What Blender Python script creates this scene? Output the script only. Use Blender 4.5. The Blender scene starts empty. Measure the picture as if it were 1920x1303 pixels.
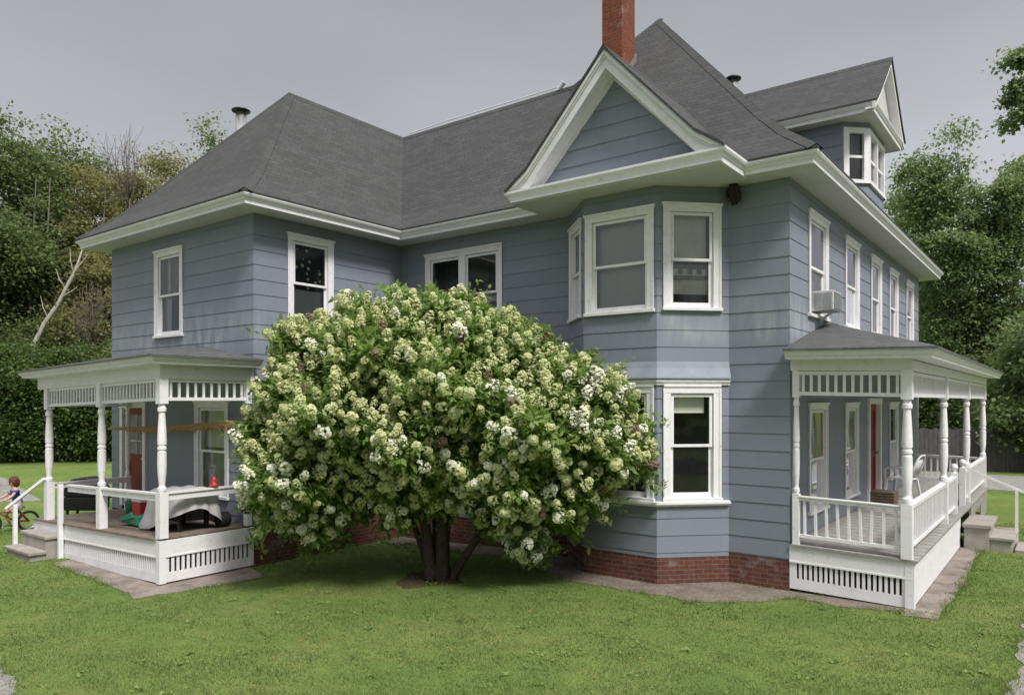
import bpy, bmesh, math, random
import numpy as np
from mathutils import Vector, Matrix
from mathutils.geometry import delaunay_2d_cdt
random.seed(7)
R = math.radians
S = bpy.context.scene
COL = S.collection
PHI = R(37.25); SN, CS = math.sin(PHI), math.cos(PHI)
CAM = Vector((11.19, -7.38, 2.75))
RV = Vector((CS, SN, 0)); FV = Vector((-SN, CS, 0))       # right and forward of the viewer, in plan

# ------------------------------------------------------------------ materials
class NT:
    def __init__(s, m):
        s.m = m; m.use_nodes = True; s.t = m.node_tree; s.t.nodes.clear()
    def n(s, kind, **kw):
        nd = s.t.nodes.new(kind)
        for k, v in kw.items():
            if k.startswith('i_'):
                key = k[2:]
                key = int(key) if key.isdigit() else key.replace('_', ' ')
                nd.inputs[key].default_value = v
            else: setattr(nd, k, v)
        return nd
    def l(s, a, b): s.t.links.new(a, b)

def c4(c): return (c[0], c[1], c[2], 1)
def ramp(nt, fac, stops):
    r = nt.n('ShaderNodeValToRGB'); e = r.color_ramp.elements
    e[0].position, e[0].color = stops[0][0], c4(stops[0][1]); e[1].position, e[1].color = stops[1][0], c4(stops[1][1])
    for p, c in stops[2:]:
        k = e.new(p); k.color = c4(c)
    nt.l(fac, r.inputs[0]); return r.outputs[0]
def noise(nt, vec, scale, detail=4, rough=.55):
    k = nt.n('ShaderNodeTexNoise', i_Scale=scale, i_Detail=detail, i_Roughness=rough)
    if vec: nt.l(vec, k.inputs['Vector'])
    return k
def math_(nt, op, a, b=None):
    k = nt.n('ShaderNodeMath', operation=op)
    for i, v in enumerate((a, b)):
        if v is None: continue
        if isinstance(v, (int, float)): k.inputs[i].default_value = v
        else: nt.l(v, k.inputs[i])
    return k.outputs[0]
def mixc(nt, fac, a, b, mode='MIX'):
    k = nt.n('ShaderNodeMix', data_type='RGBA', blend_type=mode)
    for i, v in ((0, fac), (6, a), (7, b)):
        if isinstance(v, (int, float)): k.inputs[i].default_value = v
        elif isinstance(v, tuple): k.inputs[i].default_value = c4(v)
        else: nt.l(v, k.inputs[i])
    return k.outputs[2]
def finish(nt, col, rough=.6, bump=None, bstr=.3, bdist=.01, spec=.5, **kw):
    p = nt.n('ShaderNodeBsdfPrincipled'); o = nt.n('ShaderNodeOutputMaterial')
    p.inputs['Roughness'].default_value = rough; p.inputs['Specular IOR Level'].default_value = spec
    if isinstance(col, tuple): p.inputs['Base Color'].default_value = c4(col)
    else: nt.l(col, p.inputs['Base Color'])
    for k, v in kw.items(): p.inputs[k.replace('_', ' ')].default_value = v
    if bump is not None:
        b = nt.n('ShaderNodeBump', i_Strength=bstr, i_Distance=bdist); nt.l(bump, b.inputs['Height']); nt.l(b.outputs[0], p.inputs['Normal'])
    nt.l(p.outputs[0], o.inputs[0]); return p

def mat(name, col, rough=.6, var=.18, scale=6, bstr=.15, spec=.4, dirt=None, **kw):
    m = bpy.data.materials.new(name); nt = NT(m)
    g = nt.n('ShaderNodeNewGeometry').outputs['Position']
    n = noise(nt, g, scale, 6, .65)
    a = tuple(x * (1 - var) for x in col); b = tuple(min(1, x * (1 + var)) for x in col)
    c = ramp(nt, n.outputs[0], [(.3, a), (.7, b)])
    if dirt:
        n2 = noise(nt, g, scale * 2.7, 8, .7)
        f = ramp(nt, n2.outputs[0], [(.55, (0, 0, 0)), (.72, (dirt[1],) * 3)])
        c = mixc(nt, f, c, dirt[0])
    finish(nt, c, rough, n.outputs[0], bstr, .01, spec, **kw)
    return m

def siding_mat():
    m = bpy.data.materials.new('painted_siding'); nt = NT(m)
    g = nt.n('ShaderNodeNewGeometry').outputs['Position']
    sx = nt.n('ShaderNodeSeparateXYZ'); nt.l(g, sx.inputs[0])
    cx = nt.n('ShaderNodeCombineXYZ')
    nt.l(math_(nt, 'ADD', sx.outputs[0], sx.outputs[1]), cx.inputs[0]); nt.l(math_(nt, 'SUBTRACT', sx.outputs[2], .47), cx.inputs[1])
    b = nt.n('ShaderNodeTexBrick', offset=.5, i_Color1=c4((.208, .227, .28)), i_Color2=c4((.224, .243, .294)), i_Mortar=c4((.185, .205, .25)), i_Scale=1.0,
             i_Mortar_Size=.003, i_Brick_Width=1.22, i_Row_Height=.257)
    nt.l(cx.outputs[0], b.inputs[0])
    n = noise(nt, g, 1.3, 6, .6)
    c = mixc(nt, .55, b.outputs[0], ramp(nt, n.outputs[0], [(.3, (.44, .47, .465)), (.7, (.54, .53, .55))]), 'OVERLAY')
    # long vertical run-off streaks and pale weathering where the porch roofs splash
    mp = nt.n('ShaderNodeMapping'); mp.inputs['Scale'].default_value = (3.4, 3.4, .9); nt.l(g, mp.inputs[0])
    st = noise(nt, mp.outputs[0], 1.0, 6, .65)
    c = mixc(nt, ramp(nt, st.outputs[0], [(.5, (0, 0, 0)), (.8, (.16,) * 3)]), c, (.29, .32, .37))
    zr = ramp(nt, math_(nt, 'DIVIDE', sx.outputs[2], 8), [(.44, (0, 0, 0)), (.475, (1, 1, 1)), (.53, (.45,) * 3), (.57, (0, 0, 0))])
    n3 = noise(nt, mp.outputs[0], 1.6, 6, .65)
    f = math_(nt, 'MULTIPLY', zr, ramp(nt, n3.outputs[0], [(.38, (0, 0, 0)), (.62, (.62,) * 3)]))
    f = math_(nt, 'MULTIPLY', f, ramp(nt, noise(nt, g, .45, 3, .5).outputs[0], [(.42, (.12,) * 3), (.54, (1, 1, 1))]))
    c = mixc(nt, f, c, (.47, .5, .49))
    n4 = noise(nt, mp.outputs[0], 14, 4, .7)
    finish(nt, c, .55, n4.outputs[0], .12, .01, .35)
    return m

def brick_mat(name, c1, c2, mort, w=.21, h=.07, scale=1.0):
    m = bpy.data.materials.new(name); nt = NT(m)
    g = nt.n('ShaderNodeNewGeometry').outputs['Position']
    sx = nt.n('ShaderNodeSeparateXYZ'); nt.l(g, sx.inputs[0]); cx = nt.n('ShaderNodeCombineXYZ')
    nt.l(math_(nt, 'ADD', sx.outputs[0], sx.outputs[1]), cx.inputs[0]); nt.l(sx.outputs[2], cx.inputs[1])
    b = nt.n('ShaderNodeTexBrick', offset=.5, i_Color1=c4(c1), i_Color2=c4(c2), i_Mortar=c4(mort), i_Scale=scale, i_Mortar_Size=.009, i_Bias=-.1, i_Brick_Width=w, i_Row_Height=h)
    nt.l(cx.outputs[0], b.inputs[0])
    n = noise(nt, g, 9, 6, .7)
    c = mixc(nt, .6, b.outputs[0], ramp(nt, n.outputs[0], [(.3, (.3,) * 3), (.7, (.68,) * 3)]), 'OVERLAY')
    n2 = noise(nt, g, 3, 5, .7)
    c = mixc(nt, ramp(nt, n2.outputs[0], [(.56, (0, 0, 0)), (.68, (.5,) * 3)]), c, (.3, .26, .23))
    h_ = math_(nt, 'SUBTRACT', math_(nt, 'MULTIPLY', n.outputs[0], .4), b.outputs['Fac'])
    finish(nt, c, .85, h_, .6, .012, .2)
    return m

def shingle_mat(name, vs, dark=(.055, .055, .056), light=(.069, .069, .07)):
    m = bpy.data.materials.new(name); nt = NT(m)
    g = nt.n('ShaderNodeNewGeometry').outputs['Position']
    sx = nt.n('ShaderNodeSeparateXYZ'); nt.l(g, sx.inputs[0]); cx = nt.n('ShaderNodeCombineXYZ')
    w = noise(nt, g, 2.5, 2, .5)
    nt.l(math_(nt, 'ADD', sx.outputs[0], sx.outputs[1]), cx.inputs[0])
    nt.l(math_(nt, 'ADD', math_(nt, 'MULTIPLY', sx.outputs[2], vs), math_(nt, 'MULTIPLY', w.outputs[0], .03)), cx.inputs[1])
    b = nt.n('ShaderNodeTexBrick', offset=.37, i_Color1=c4(dark), i_Color2=c4(light), i_Mortar=c4((.03, .03, .031)), i_Scale=1.0, i_Mortar_Size=.006, i_Mortar_Smooth=.6, i_Brick_Width=.24, i_Row_Height=.14)
    nt.l(cx.outputs[0], b.inputs[0])
    n = noise(nt, g, 1.1, 8, .7); n2 = noise(nt, g, 45, 3, .6)
    c = mixc(nt, .7, b.outputs[0], ramp(nt, n.outputs[0], [(.3, (.45, .45, .445)), (.72, (.56, .558, .555))]), 'OVERLAY')
    c = mixc(nt, .4, c, ramp(nt, n2.outputs[0], [(.3, (.3,) * 3), (.7, (.7,) * 3)]), 'OVERLAY')
    fr = nt.n('ShaderNodeMath', operation='FRACT'); nt.l(math_(nt, 'DIVIDE', cx.outputs[0].node.inputs[1].links[0].from_socket, .14), fr.inputs[0])
    hgt = math_(nt, 'ADD', math_(nt, 'MULTIPLY', fr.outputs[0], -.8), math_(nt, 'MULTIPLY', n2.outputs[0], .5))
    finish(nt, c, .9, hgt, .55, .012, .25)
    return m

def leaf_mat(name, cols, trans=.25, rough=.5):
    m = bpy.data.materials.new(name); nt = NT(m)
    g = nt.n('ShaderNodeNewGeometry')
    st = [(i / (len(cols) - 1), c) for i, c in enumerate(cols)]
    c = ramp(nt, g.outputs['Random Per Island'], [st[0], st[-1]] + st[1:-1])
    n = noise(nt, g.outputs['Position'], .9, 3, .6)
    c = mixc(nt, .5, c, ramp(nt, n.outputs[0], [(.3, (.33,) * 3), (.7, (.64, .66, .6))]), 'OVERLAY')
    p = nt.n('ShaderNodeBsdfPrincipled'); p.inputs['Roughness'].default_value = rough; p.inputs['Specular IOR Level'].default_value = .3
    t = nt.n('ShaderNodeBsdfTranslucent'); mx = nt.n('ShaderNodeMixShader'); mx.inputs[0].default_value = trans; o = nt.n('ShaderNodeOutputMaterial')
    nt.l(c, p.inputs['Base Color']); nt.l(c, t.inputs[0]); nt.l(p.outputs[0], mx.inputs[1]); nt.l(t.outputs[0], mx.inputs[2]); nt.l(mx.outputs[0], o.inputs[0])
    return m

def glass_mat():
    m = bpy.data.materials.new('window_glass'); nt = NT(m)
    g = nt.n('ShaderNodeNewGeometry').outputs['Position']
    n = noise(nt, g, 1.7, 2, .5)
    bp = nt.n('ShaderNodeBump', i_Strength=.06, i_Distance=.05); nt.l(n.outputs[0], bp.inputs['Height'])
    fr = nt.n('ShaderNodeFresnel', i_IOR=1.55); nt.l(bp.outputs[0], fr.inputs['Normal'])
    tr = nt.n('ShaderNodeBsdfTransparent'); tr.inputs[0].default_value = (.86, .88, .89, 1)
    gl = nt.n('ShaderNodeBsdfGlossy', i_Roughness=.04); gl.inputs[0].default_value = (.9, .9, .95, 1); nt.l(bp.outputs[0], gl.inputs['Normal'])
    mx = nt.n('ShaderNodeMixShader'); o = nt.n('ShaderNodeOutputMaterial')
    nt.l(math_(nt, 'MULTIPLY', fr.outputs[0], 1.25), mx.inputs[0]); nt.l(tr.outputs[0], mx.inputs[1]); nt.l(gl.outputs[0], mx.inputs[2]); nt.l(mx.outputs[0], o.inputs[0])
    return m

def lawn_mat():
    m = bpy.data.materials.new('lawn'); nt = NT(m)
    g = nt.n('ShaderNodeNewGeometry').outputs['Position']
    n1 = noise(nt, g, .55, 6, .65); n2 = noise(nt, g, 5, 6, .75); n3 = noise(nt, g, 34, 4, .7)
    c = ramp(nt, n1.outputs[0], [(.30, (.105, .175, .046)), (.5, (.145, .208, .058)), (.70, (.20, .222, .076))])
    c = mixc(nt, .75, c, ramp(nt, n2.outputs[0], [(.3, (.34, .36, .34)), (.72, (.64, .62, .58))]), 'OVERLAY')
    c = mixc(nt, .8, c, ramp(nt, n3.outputs[0], [(.28, (.3,) * 3), (.74, (.7, .7, .66))]), 'OVERLAY')
    finish(nt, c, .9, n3.outputs[0], .8, .04, .1)
    return m

def gravel_mat(name, a, b, sc=60):
    m = bpy.data.materials.new(name); nt = NT(m)
    g = nt.n('ShaderNodeNewGeometry').outputs['Position']
    v = nt.n('ShaderNodeTexVoronoi', i_Scale=sc); nt.l(g, v.inputs['Vector'])
    n = noise(nt, g, 3, 6, .7); n2 = noise(nt, g, sc * .5, 5, .7)
    c = ramp(nt, n.outputs[0], [(.3, a), (.7, b)])
    c = mixc(nt, .7, c, ramp(nt, n2.outputs[0], [(.25, (.2,) * 3), (.75, (.75,) * 3)]), 'OVERLAY')
    finish(nt, c, .95, math_(nt, 'ADD', n2.outputs[0], math_(nt, 'MULTIPLY', v.outputs['Distance'], -.6)), .7, .02, .1)
    return m

def star_mat():
    m = bpy.data.materials.new('star_curtain'); nt = NT(m); g = nt.n('ShaderNodeNewGeometry').outputs['Position']
    sx = nt.n('ShaderNodeSeparateXYZ'); nt.l(g, sx.inputs[0]); cx = nt.n('ShaderNodeCombineXYZ'); nt.l(math_(nt, 'ADD', sx.outputs[0], sx.outputs[1]), cx.inputs[0]); nt.l(sx.outputs[2], cx.inputs[1])
    v = nt.n('ShaderNodeTexVoronoi', i_Scale=7.5, i_Randomness=.55); nt.l(cx.outputs[0], v.inputs['Vector'])
    finish(nt, ramp(nt, v.outputs['Distance'], [(.22, (.85, .85, .68)), (.27, (.035, .035, .05))]), .9); return m

M = dict(
    siding=siding_mat(),
    skirtpaint=mat('weathered_skirt', (.275, .297, .35), .6, .12, 3.0, .1, .3, ((.4, .41, .42), .5)),
    brick=brick_mat('foundation_brick', (.155, .055, .038), (.10, .04, .032), (.15, .105, .085)),
    cbrick=brick_mat('chimney_brick', (.215, .062, .032), (.165, .048, .027), (.17, .09, .065)),
    shingle=shingle_mat('roof_shingle', 1.5), pshingle=shingle_mat('porch_shingle', 3.5, (.085, .086, .09), (.105, .107, .11)),
    white=mat('white_paint', (.80, .785, .81), .5, .05, 5, .06, .4, ((.42, .42, .40), .5)),
    trim=mat('cream_trim', (.73, .72, .745), .55, .05, 4, .05, .4, ((.42, .42, .40), .5)),
    soffit=mat('soffit_paint', (.56, .55, .53), .6, .07, 2, .05, .3),
    glass=glass_mat(),
    dark=mat('dark_room', (.24, .22, .245), .9, .3, 3),
    blind=mat('grey_blind', (.60, .60, .615), .8, .05, 2, .03), shade=mat('cream_shade', (.74, .73, .62), .8, .08, 3, .05),
    curtain=mat('grey_curtain', (.30, .285, .29), .9, .2, 4, .1), green=mat('green_curtain', (.17, .22, .17), .9, .2, 4, .1),
    navy=star_mat(),
    deck=mat('weathered_boards', (.30, .285, .27), .85, .25, 9, .3), deckbrown=mat('brown_boards', (.20, .155, .125), .8, .25, 7, .3),
    concrete=mat('concrete', (.33, .305, .275), .9, .22, 3.5, .35, .2, ((.2, .19, .17), .5)),
    slab=mat('path_concrete', (.235, .20, .178), .95, .42, 2.2, .5, .1, ((.12, .095, .075), .85)),
    red=mat('red_door', (.22, .03, .024), .5, .15, 4, .06), redp=mat('red_plastic', (.5, .03, .03), .4, .08, 4, .02),
    greenp=mat('green_plastic', (.025, .20, .12), .4, .1, 5, .02), metal=mat('galvanised', (.55, .55, .55), .35, .12, 6, .05, .5, Metallic=.8),
    black=mat('black_enamel', (.012, .012, .013), .35, .2, 6, .05), rubber=mat('rubber', (.02, .02, .02), .8, .2, 10),
    plastic=mat('white_plastic', (.74, .74, .74), .4, .04, 6, .02), acwhite=mat('ac_white', (.5, .5, .51), .5, .1, 6, .03), grille=mat('ac_grey', (.30, .31, .32), .5, .1, 8, .05),
    cloth=mat('grey_cover', (.42, .41, .42), .9, .12, 4, .15), bamboo=mat('bamboo', (.38, .25, .12), .8, .35, 30, .3),
    crate=mat('brown_wicker', (.13, .095, .07), .9, .3, 30, .4), nest=mat('old_nest', (.05, .042, .036), 1, .4, 40, .6),
    bark=mat('shrub_bark', (.05, .037, .03), .95, .4, 14, .6), treebark=mat('tree_bark', (.12, .10, .085), .95, .4, 7, .6), birch=mat('pale_bark', (.33, .31, .275), .9, .3, 5, .3),
    skin=mat('skin', (.56, .33, .25), .55, .08, 12, .03), hair=mat('auburn_hair', (.10, .03, .02), .7, .3, 40, .3), shirt=mat('blue_shirt', (.03, .07, .32), .85, .15, 14, .1),
    shorts=mat('pale_shorts', (.45, .40, .42), .85, .12, 14, .1), shoe=mat('shoe', (.16, .16, .18), .7, .1, 14), bike=mat('orange_paint', (.26, .05, .03), .35, .1, 6, .02),
    fence=mat('grey_fence_boards', (.085, .078, .082), .9, .25, 6, .2), bluep=mat('light_blue_plastic', (.10, .42, .62), .4, .08, 5, .02),
    flower=leaf_mat('cream_blossom', [(.54, .59, .27), (.67, .69, .39), (.77, .76, .53)], .4, .7), wflower=leaf_mat('white_blossom', [(.68, .69, .50), (.80, .80, .70)], .15, .7), bflower=leaf_mat('dead_blossom', [(.17, .11, .08), (.25, .17, .12)], .1, .9),
    hleaf=leaf_mat('hydrangea_leaf', [(.15, .235, .05), (.23, .34, .085), (.32, .42, .15)], .5),
    leafa=leaf_mat('oak_leaf', [(0.102, 0.15, 0.06), (0.168, 0.222, 0.084), (0.252, 0.288, 0.114)], .55), leafb=leaf_mat('olive_leaf', [(0.18, 0.186, 0.078), (0.252, 0.246, 0.102), (0.324, 0.3, 0.138)], .55),
    leafc=leaf_mat('maple_leaf', [(0.132, 0.198, 0.084), (0.204, 0.282, 0.114), (0.288, 0.348, 0.156)], .55), leafd=leaf_mat('bush_leaf', [(0.060, 0.112, 0.030), (0.104, 0.173, 0.048), (0.164, 0.225, 0.069)], .55),
    grass=leaf_mat('grass_blade', [(.12, .19, .05), (.16, .225, .062), (.22, .255, .09)], .3, .6), dryleaf=leaf_mat('dry_leaf', [(.3, .16, .05), (.42, .25, .09)], .2, .7),
    asphalt=gravel_mat('asphalt', (.045, .045, .046), (.06, .06, .06), 80), lawn=lawn_mat(), gravel=gravel_mat('gravel', (.14, .115, .09), (.25, .22, .185), 45), drive=gravel_mat('drive_gravel', (.21, .20, .185), (.31, .30, .285), 40), soil=gravel_mat('bare_soil', (.065, .045, .03), (.10, .07, .045), 40),
)

# ------------------------------------------------------------------ mesh helpers
def wloc(o):
    v = Vector((0, 0, 0))
    while o: v += o.location; o = o.parent
    return v

class MB:
    def __init__(s): s.v = []; s.f = []
    def add(s, vs, fs):
        k = len(s.v); s.v += [tuple(v) for v in vs]; s.f += [tuple(i + k for i in f) for f in fs]; return s
    def box(s, x0, x1, y0, y1, z0, z1):
        return s.add([(x0, y0, z0), (x1, y0, z0), (x1, y1, z0), (x0, y1, z0), (x0, y0, z1), (x1, y0, z1), (x1, y1, z1), (x0, y1, z1)],
                     [(0, 3, 2, 1), (4, 5, 6, 7), (0, 1, 5, 4), (1, 2, 6, 5), (2, 3, 7, 6), (3, 0, 4, 7)])
    def ob(s, F, u0, u1, w0, w1, z0, z1):            # box in a wall frame F=(origin, along, outward)
        a, d, n = F
        q = lambda u, w, z: (a[0] + d[0] * u + n[0] * w, a[1] + d[1] * u + n[1] * w, z)
        return s.add([q(u0, w1, z0), q(u1, w1, z0), q(u1, w0, z0), q(u0, w0, z0), q(u0, w1, z1), q(u1, w1, z1), q(u1, w0, z1), q(u0, w0, z1)],
                     [(0, 3, 2, 1), (4, 5, 6, 7), (0, 1, 5, 4), (1, 2, 6, 5), (2, 3, 7, 6), (3, 0, 4, 7)])
    def bar(s, a, b, w, h=None):                      # rectangular bar between two points
        a, b = Vector(a), Vector(b); h = h or w; d = (b - a).normalized()
        up = Vector((0, 0, 1)) if abs(d.z) < .95 else Vector((1, 0, 0))
        x = d.cross(up).normalized() * w / 2; y = x.cross(d).normalized() * h / 2
        return s.add([a - x - y, a + x - y, a + x + y, a - x + y, b - x - y, b + x - y, b + x + y, b - x + y],
                     [(0, 1, 2, 3), (7, 6, 5, 4), (1, 0, 4, 5), (2, 1, 5, 6), (3, 2, 6, 7), (0, 3, 7, 4)])
    def tube(s, pts, rad, n=8):
        pts = [Vector(p) for p in pts]
        if not isinstance(rad, (list, tuple)): rad = [rad] * len(pts)
        vs = []; prev = None
        for i, p in enumerate(pts):
            d = (pts[min(i + 1, len(pts) - 1)] - pts[max(i - 1, 0)]).normalized()
            up = prev if prev is not None else (Vector((0, 0, 1)) if abs(d.z) < .9 else Vector((1, 0, 0)))
            x = d.cross(up)
            if x.length < 1e-4: x = d.cross(Vector((.3, .9, .1)))
            x.normalize(); y = x.cross(d).normalized(); prev = y
            for k in range(n):
                a = 2 * math.pi * k / n; vs.append(p + (x * math.cos(a) + y * math.sin(a)) * rad[i])
        fs = [(i * n + k, i * n + (k + 1) % n, (i + 1) * n + (k + 1) % n, (i + 1) * n + k) for i in range(len(pts) - 1) for k in range(n)]
        fs += [tuple(range(n - 1, -1, -1)), tuple(range((len(pts) - 1) * n, len(pts) * n))]
        return s.add(vs, fs)
    def lathe(s, prof, c, n=16):                      # prof = [(r, z)]
        vs = [(c[0] + r * math.cos(2 * math.pi * k / n), c[1] + r * math.sin(2 * math.pi * k / n), c[2] + z) for r, z in prof for k in range(n)]
        fs = [(i * n + k, i * n + (k + 1) % n, (i + 1) * n + (k + 1) % n, (i + 1) * n + k) for i in range(len(prof) - 1) for k in range(n)]
        fs += [tuple(range(n - 1, -1, -1)), tuple(range((len(prof) - 1) * n, len(prof) * n))]
        return s.add(vs, fs)
    def sweep(s, path, prof, closed=False):           # prof = [(outward offset, z)], outward is right of the path
        P = [Vector(p) for p in path]; n = len(P); ms = []
        for i in range(n):
            dirs = []
            if closed or i > 0: dirs.append((P[i] - P[i - 1]).normalized())
            if closed or i < n - 1: dirs.append((P[(i + 1) % n] - P[i]).normalized())
            ns = [Vector((d.y, -d.x)) for d in dirs]; m = sum(ns, Vector((0, 0))).normalized(); ms.append(m / max(.2, m.dot(ns[0])))
        vs = [(P[i].x + ms[i].x * o, P[i].y + ms[i].y * o, z) for i in range(n) for o, z in prof]
        k = len(prof); fs = []
        for i in range(n if closed else n - 1):
            j = (i + 1) % n
            fs += [(i * k + t, j * k + t, j * k + t + 1, i * k + t + 1) for t in range(k - 1)]
        if not closed: fs += [tuple(range(k)), tuple(range((n - 1) * k + k - 1, (n - 1) * k - 1, -1))]
        return s.add(vs, fs)
    def poly(s, pts): return s.add(pts, [tuple(range(len(pts)))])
    def prism(s, pts, dv):                            # a 3D polygon pushed along dv
        n = len(pts); dv = Vector(dv); a = [Vector(p) for p in pts]; b = [p + dv for p in a]
        return s.add(a + b, [tuple(range(n)), tuple(range(2 * n - 1, n - 1, -1))] + [(i, i + n, (i + 1) % n + n, (i + 1) % n) for i in range(n)])
    def build(s, name, m, parent=None, smooth=False, weld=False, bevel=0):
        off = wloc(parent) if parent else Vector((0, 0, 0))
        me = bpy.data.meshes.new(name); me.from_pydata([(v[0] - off.x, v[1] - off.y, v[2] - off.z) for v in s.v], [], s.f)
        bm = bmesh.new(); bm.from_mesh(me)
        if weld: bmesh.ops.remove_doubles(bm, verts=bm.verts, dist=1e-4); bmesh.ops.dissolve_degenerate(bm, edges=bm.edges, dist=1e-5)
        bmesh.ops.recalc_face_normals(bm, faces=bm.faces); bm.to_mesh(me); bm.free()
        if smooth: me.polygons.foreach_set('use_smooth', [True] * len(me.polygons))
        me.materials.append(m); o = bpy.data.objects.new(name, me); COL.objects.link(o); o.parent = parent
        if bevel:
            b = o.modifiers.new('bevel', 'BEVEL'); b.width = bevel; b.segments = 2; b.limit_method = 'ANGLE'
        return o

def empty(name, loc, label=None, cat=None, parent=None, group=None):
    o = bpy.data.objects.new(name, None); COL.objects.link(o); o.parent = parent
    o.location = Vector(loc) - (wloc(parent) if parent else Vector((0, 0, 0)))
    if label: o['label'] = label
    if cat: o['category'] = cat
    if group: o['group'] = group
    return o
def tag(o, label=None, cat=None, group=None, kind=None):
    for k, v in (('label', label), ('category', cat), ('group', group), ('kind', kind)):
        if v: o[k] = v
    return o
def np_mesh(name, V, nper, m, parent=None, smooth=False, F=None):
    """V (n,3); consecutive nper verts form one face, or F gives (m,k) faces"""
    if F is None: F = np.arange(len(V)).reshape(-1, nper)
    off = wloc(parent) if parent else Vector((0, 0, 0))
    V = np.asarray(V, dtype=np.float32) - np.array(off, dtype=np.float32)
    me = bpy.data.meshes.new(name); k = F.shape[1]
    me.vertices.add(len(V)); me.vertices.foreach_set('co', V.ravel())
    me.loops.add(F.size); me.loops.foreach_set('vertex_index', F.ravel().astype(np.int32))
    me.polygons.add(len(F)); me.polygons.foreach_set('loop_start', np.arange(0, F.size, k, dtype=np.int32))
    me.update(calc_edges=True); me.validate()
    if smooth: me.polygons.foreach_set('use_smooth', [True] * len(me.polygons))
    me.materials.append(m); o = bpy.data.objects.new(name, me); COL.objects.link(o); o.parent = parent
    return o

def frame(a, b):
    a, b = Vector(a), Vector(b); d = (b - a).normalized(); return (a, d, Vector((d.y, -d.x))), (b - a).length

# ------------------------------------------------------------------ the house
HX, HQ = 7.95, 3.5                       # right wall plane, long front wall plane
ZB, ZT, CO = .47, 5.972, .257
house = empty('house', (4, 7, 0), 'large slate blue two storey farmhouse with white trim, gabled bay and two porches', 'house')

def siding(mb, a, b, z0, z1, holes=(), e0=0, e1=0, zg=ZB):
    (A, d, n), L = frame(a, b)
    P = lambda u, w, z: (A.x + d.x * u + n.x * w, A.y + d.y * u + n.y * w, z)
    k0 = math.floor((z0 - zg) / CO + 1e-6); z = zg + k0 * CO
    while z < z1 - 1e-4:
        za, zb = max(z, z0), min(z + CO, z1)
        cuts = sorted({za, zb, *[h for q in holes for h in (q[2], q[3]) if za < h < zb]})
        for lo, hi in zip(cuts, cuts[1:]):
            wl = .010 - .0085 * (lo - z) / CO; wh = .010 - .0085 * (hi - z) / CO
            mid = (lo + hi) / 2; iv = [(-e0 * .01, L + e1 * .01, True, True)]
            iv = [(0, L)]
            for h in holes:
                if h[2] < mid < h[3]:
                    iv = [p for u0, u1 in iv for p in ((u0, min(u1, h[0])), (max(u0, h[1]), u1)) if p[1] - p[0] > 1e-4]
            for u0, u1 in iv:
                ua0 = u0 - e0 * wl if u0 == 0 else u0; ua1 = u1 + e1 * wl if u1 == L else u1
                ub0 = u0 - e0 * wh if u0 == 0 else u0; ub1 = u1 + e1 * wh if u1 == L else u1
                mb.add([P(ua0, wl, lo), P(ua1, wl, lo), P(ub1, wh, hi), P(ub0, wh, hi)], [(0, 1, 2, 3)])
                if abs(lo - z) < 1e-5 or lo == z0: mb.add([P(u0, 0, lo), P(u1, 0, lo), P(ua1, wl, lo), P(ua0, wl, lo)], [(0, 1, 2, 3)])
        z += CO

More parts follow.
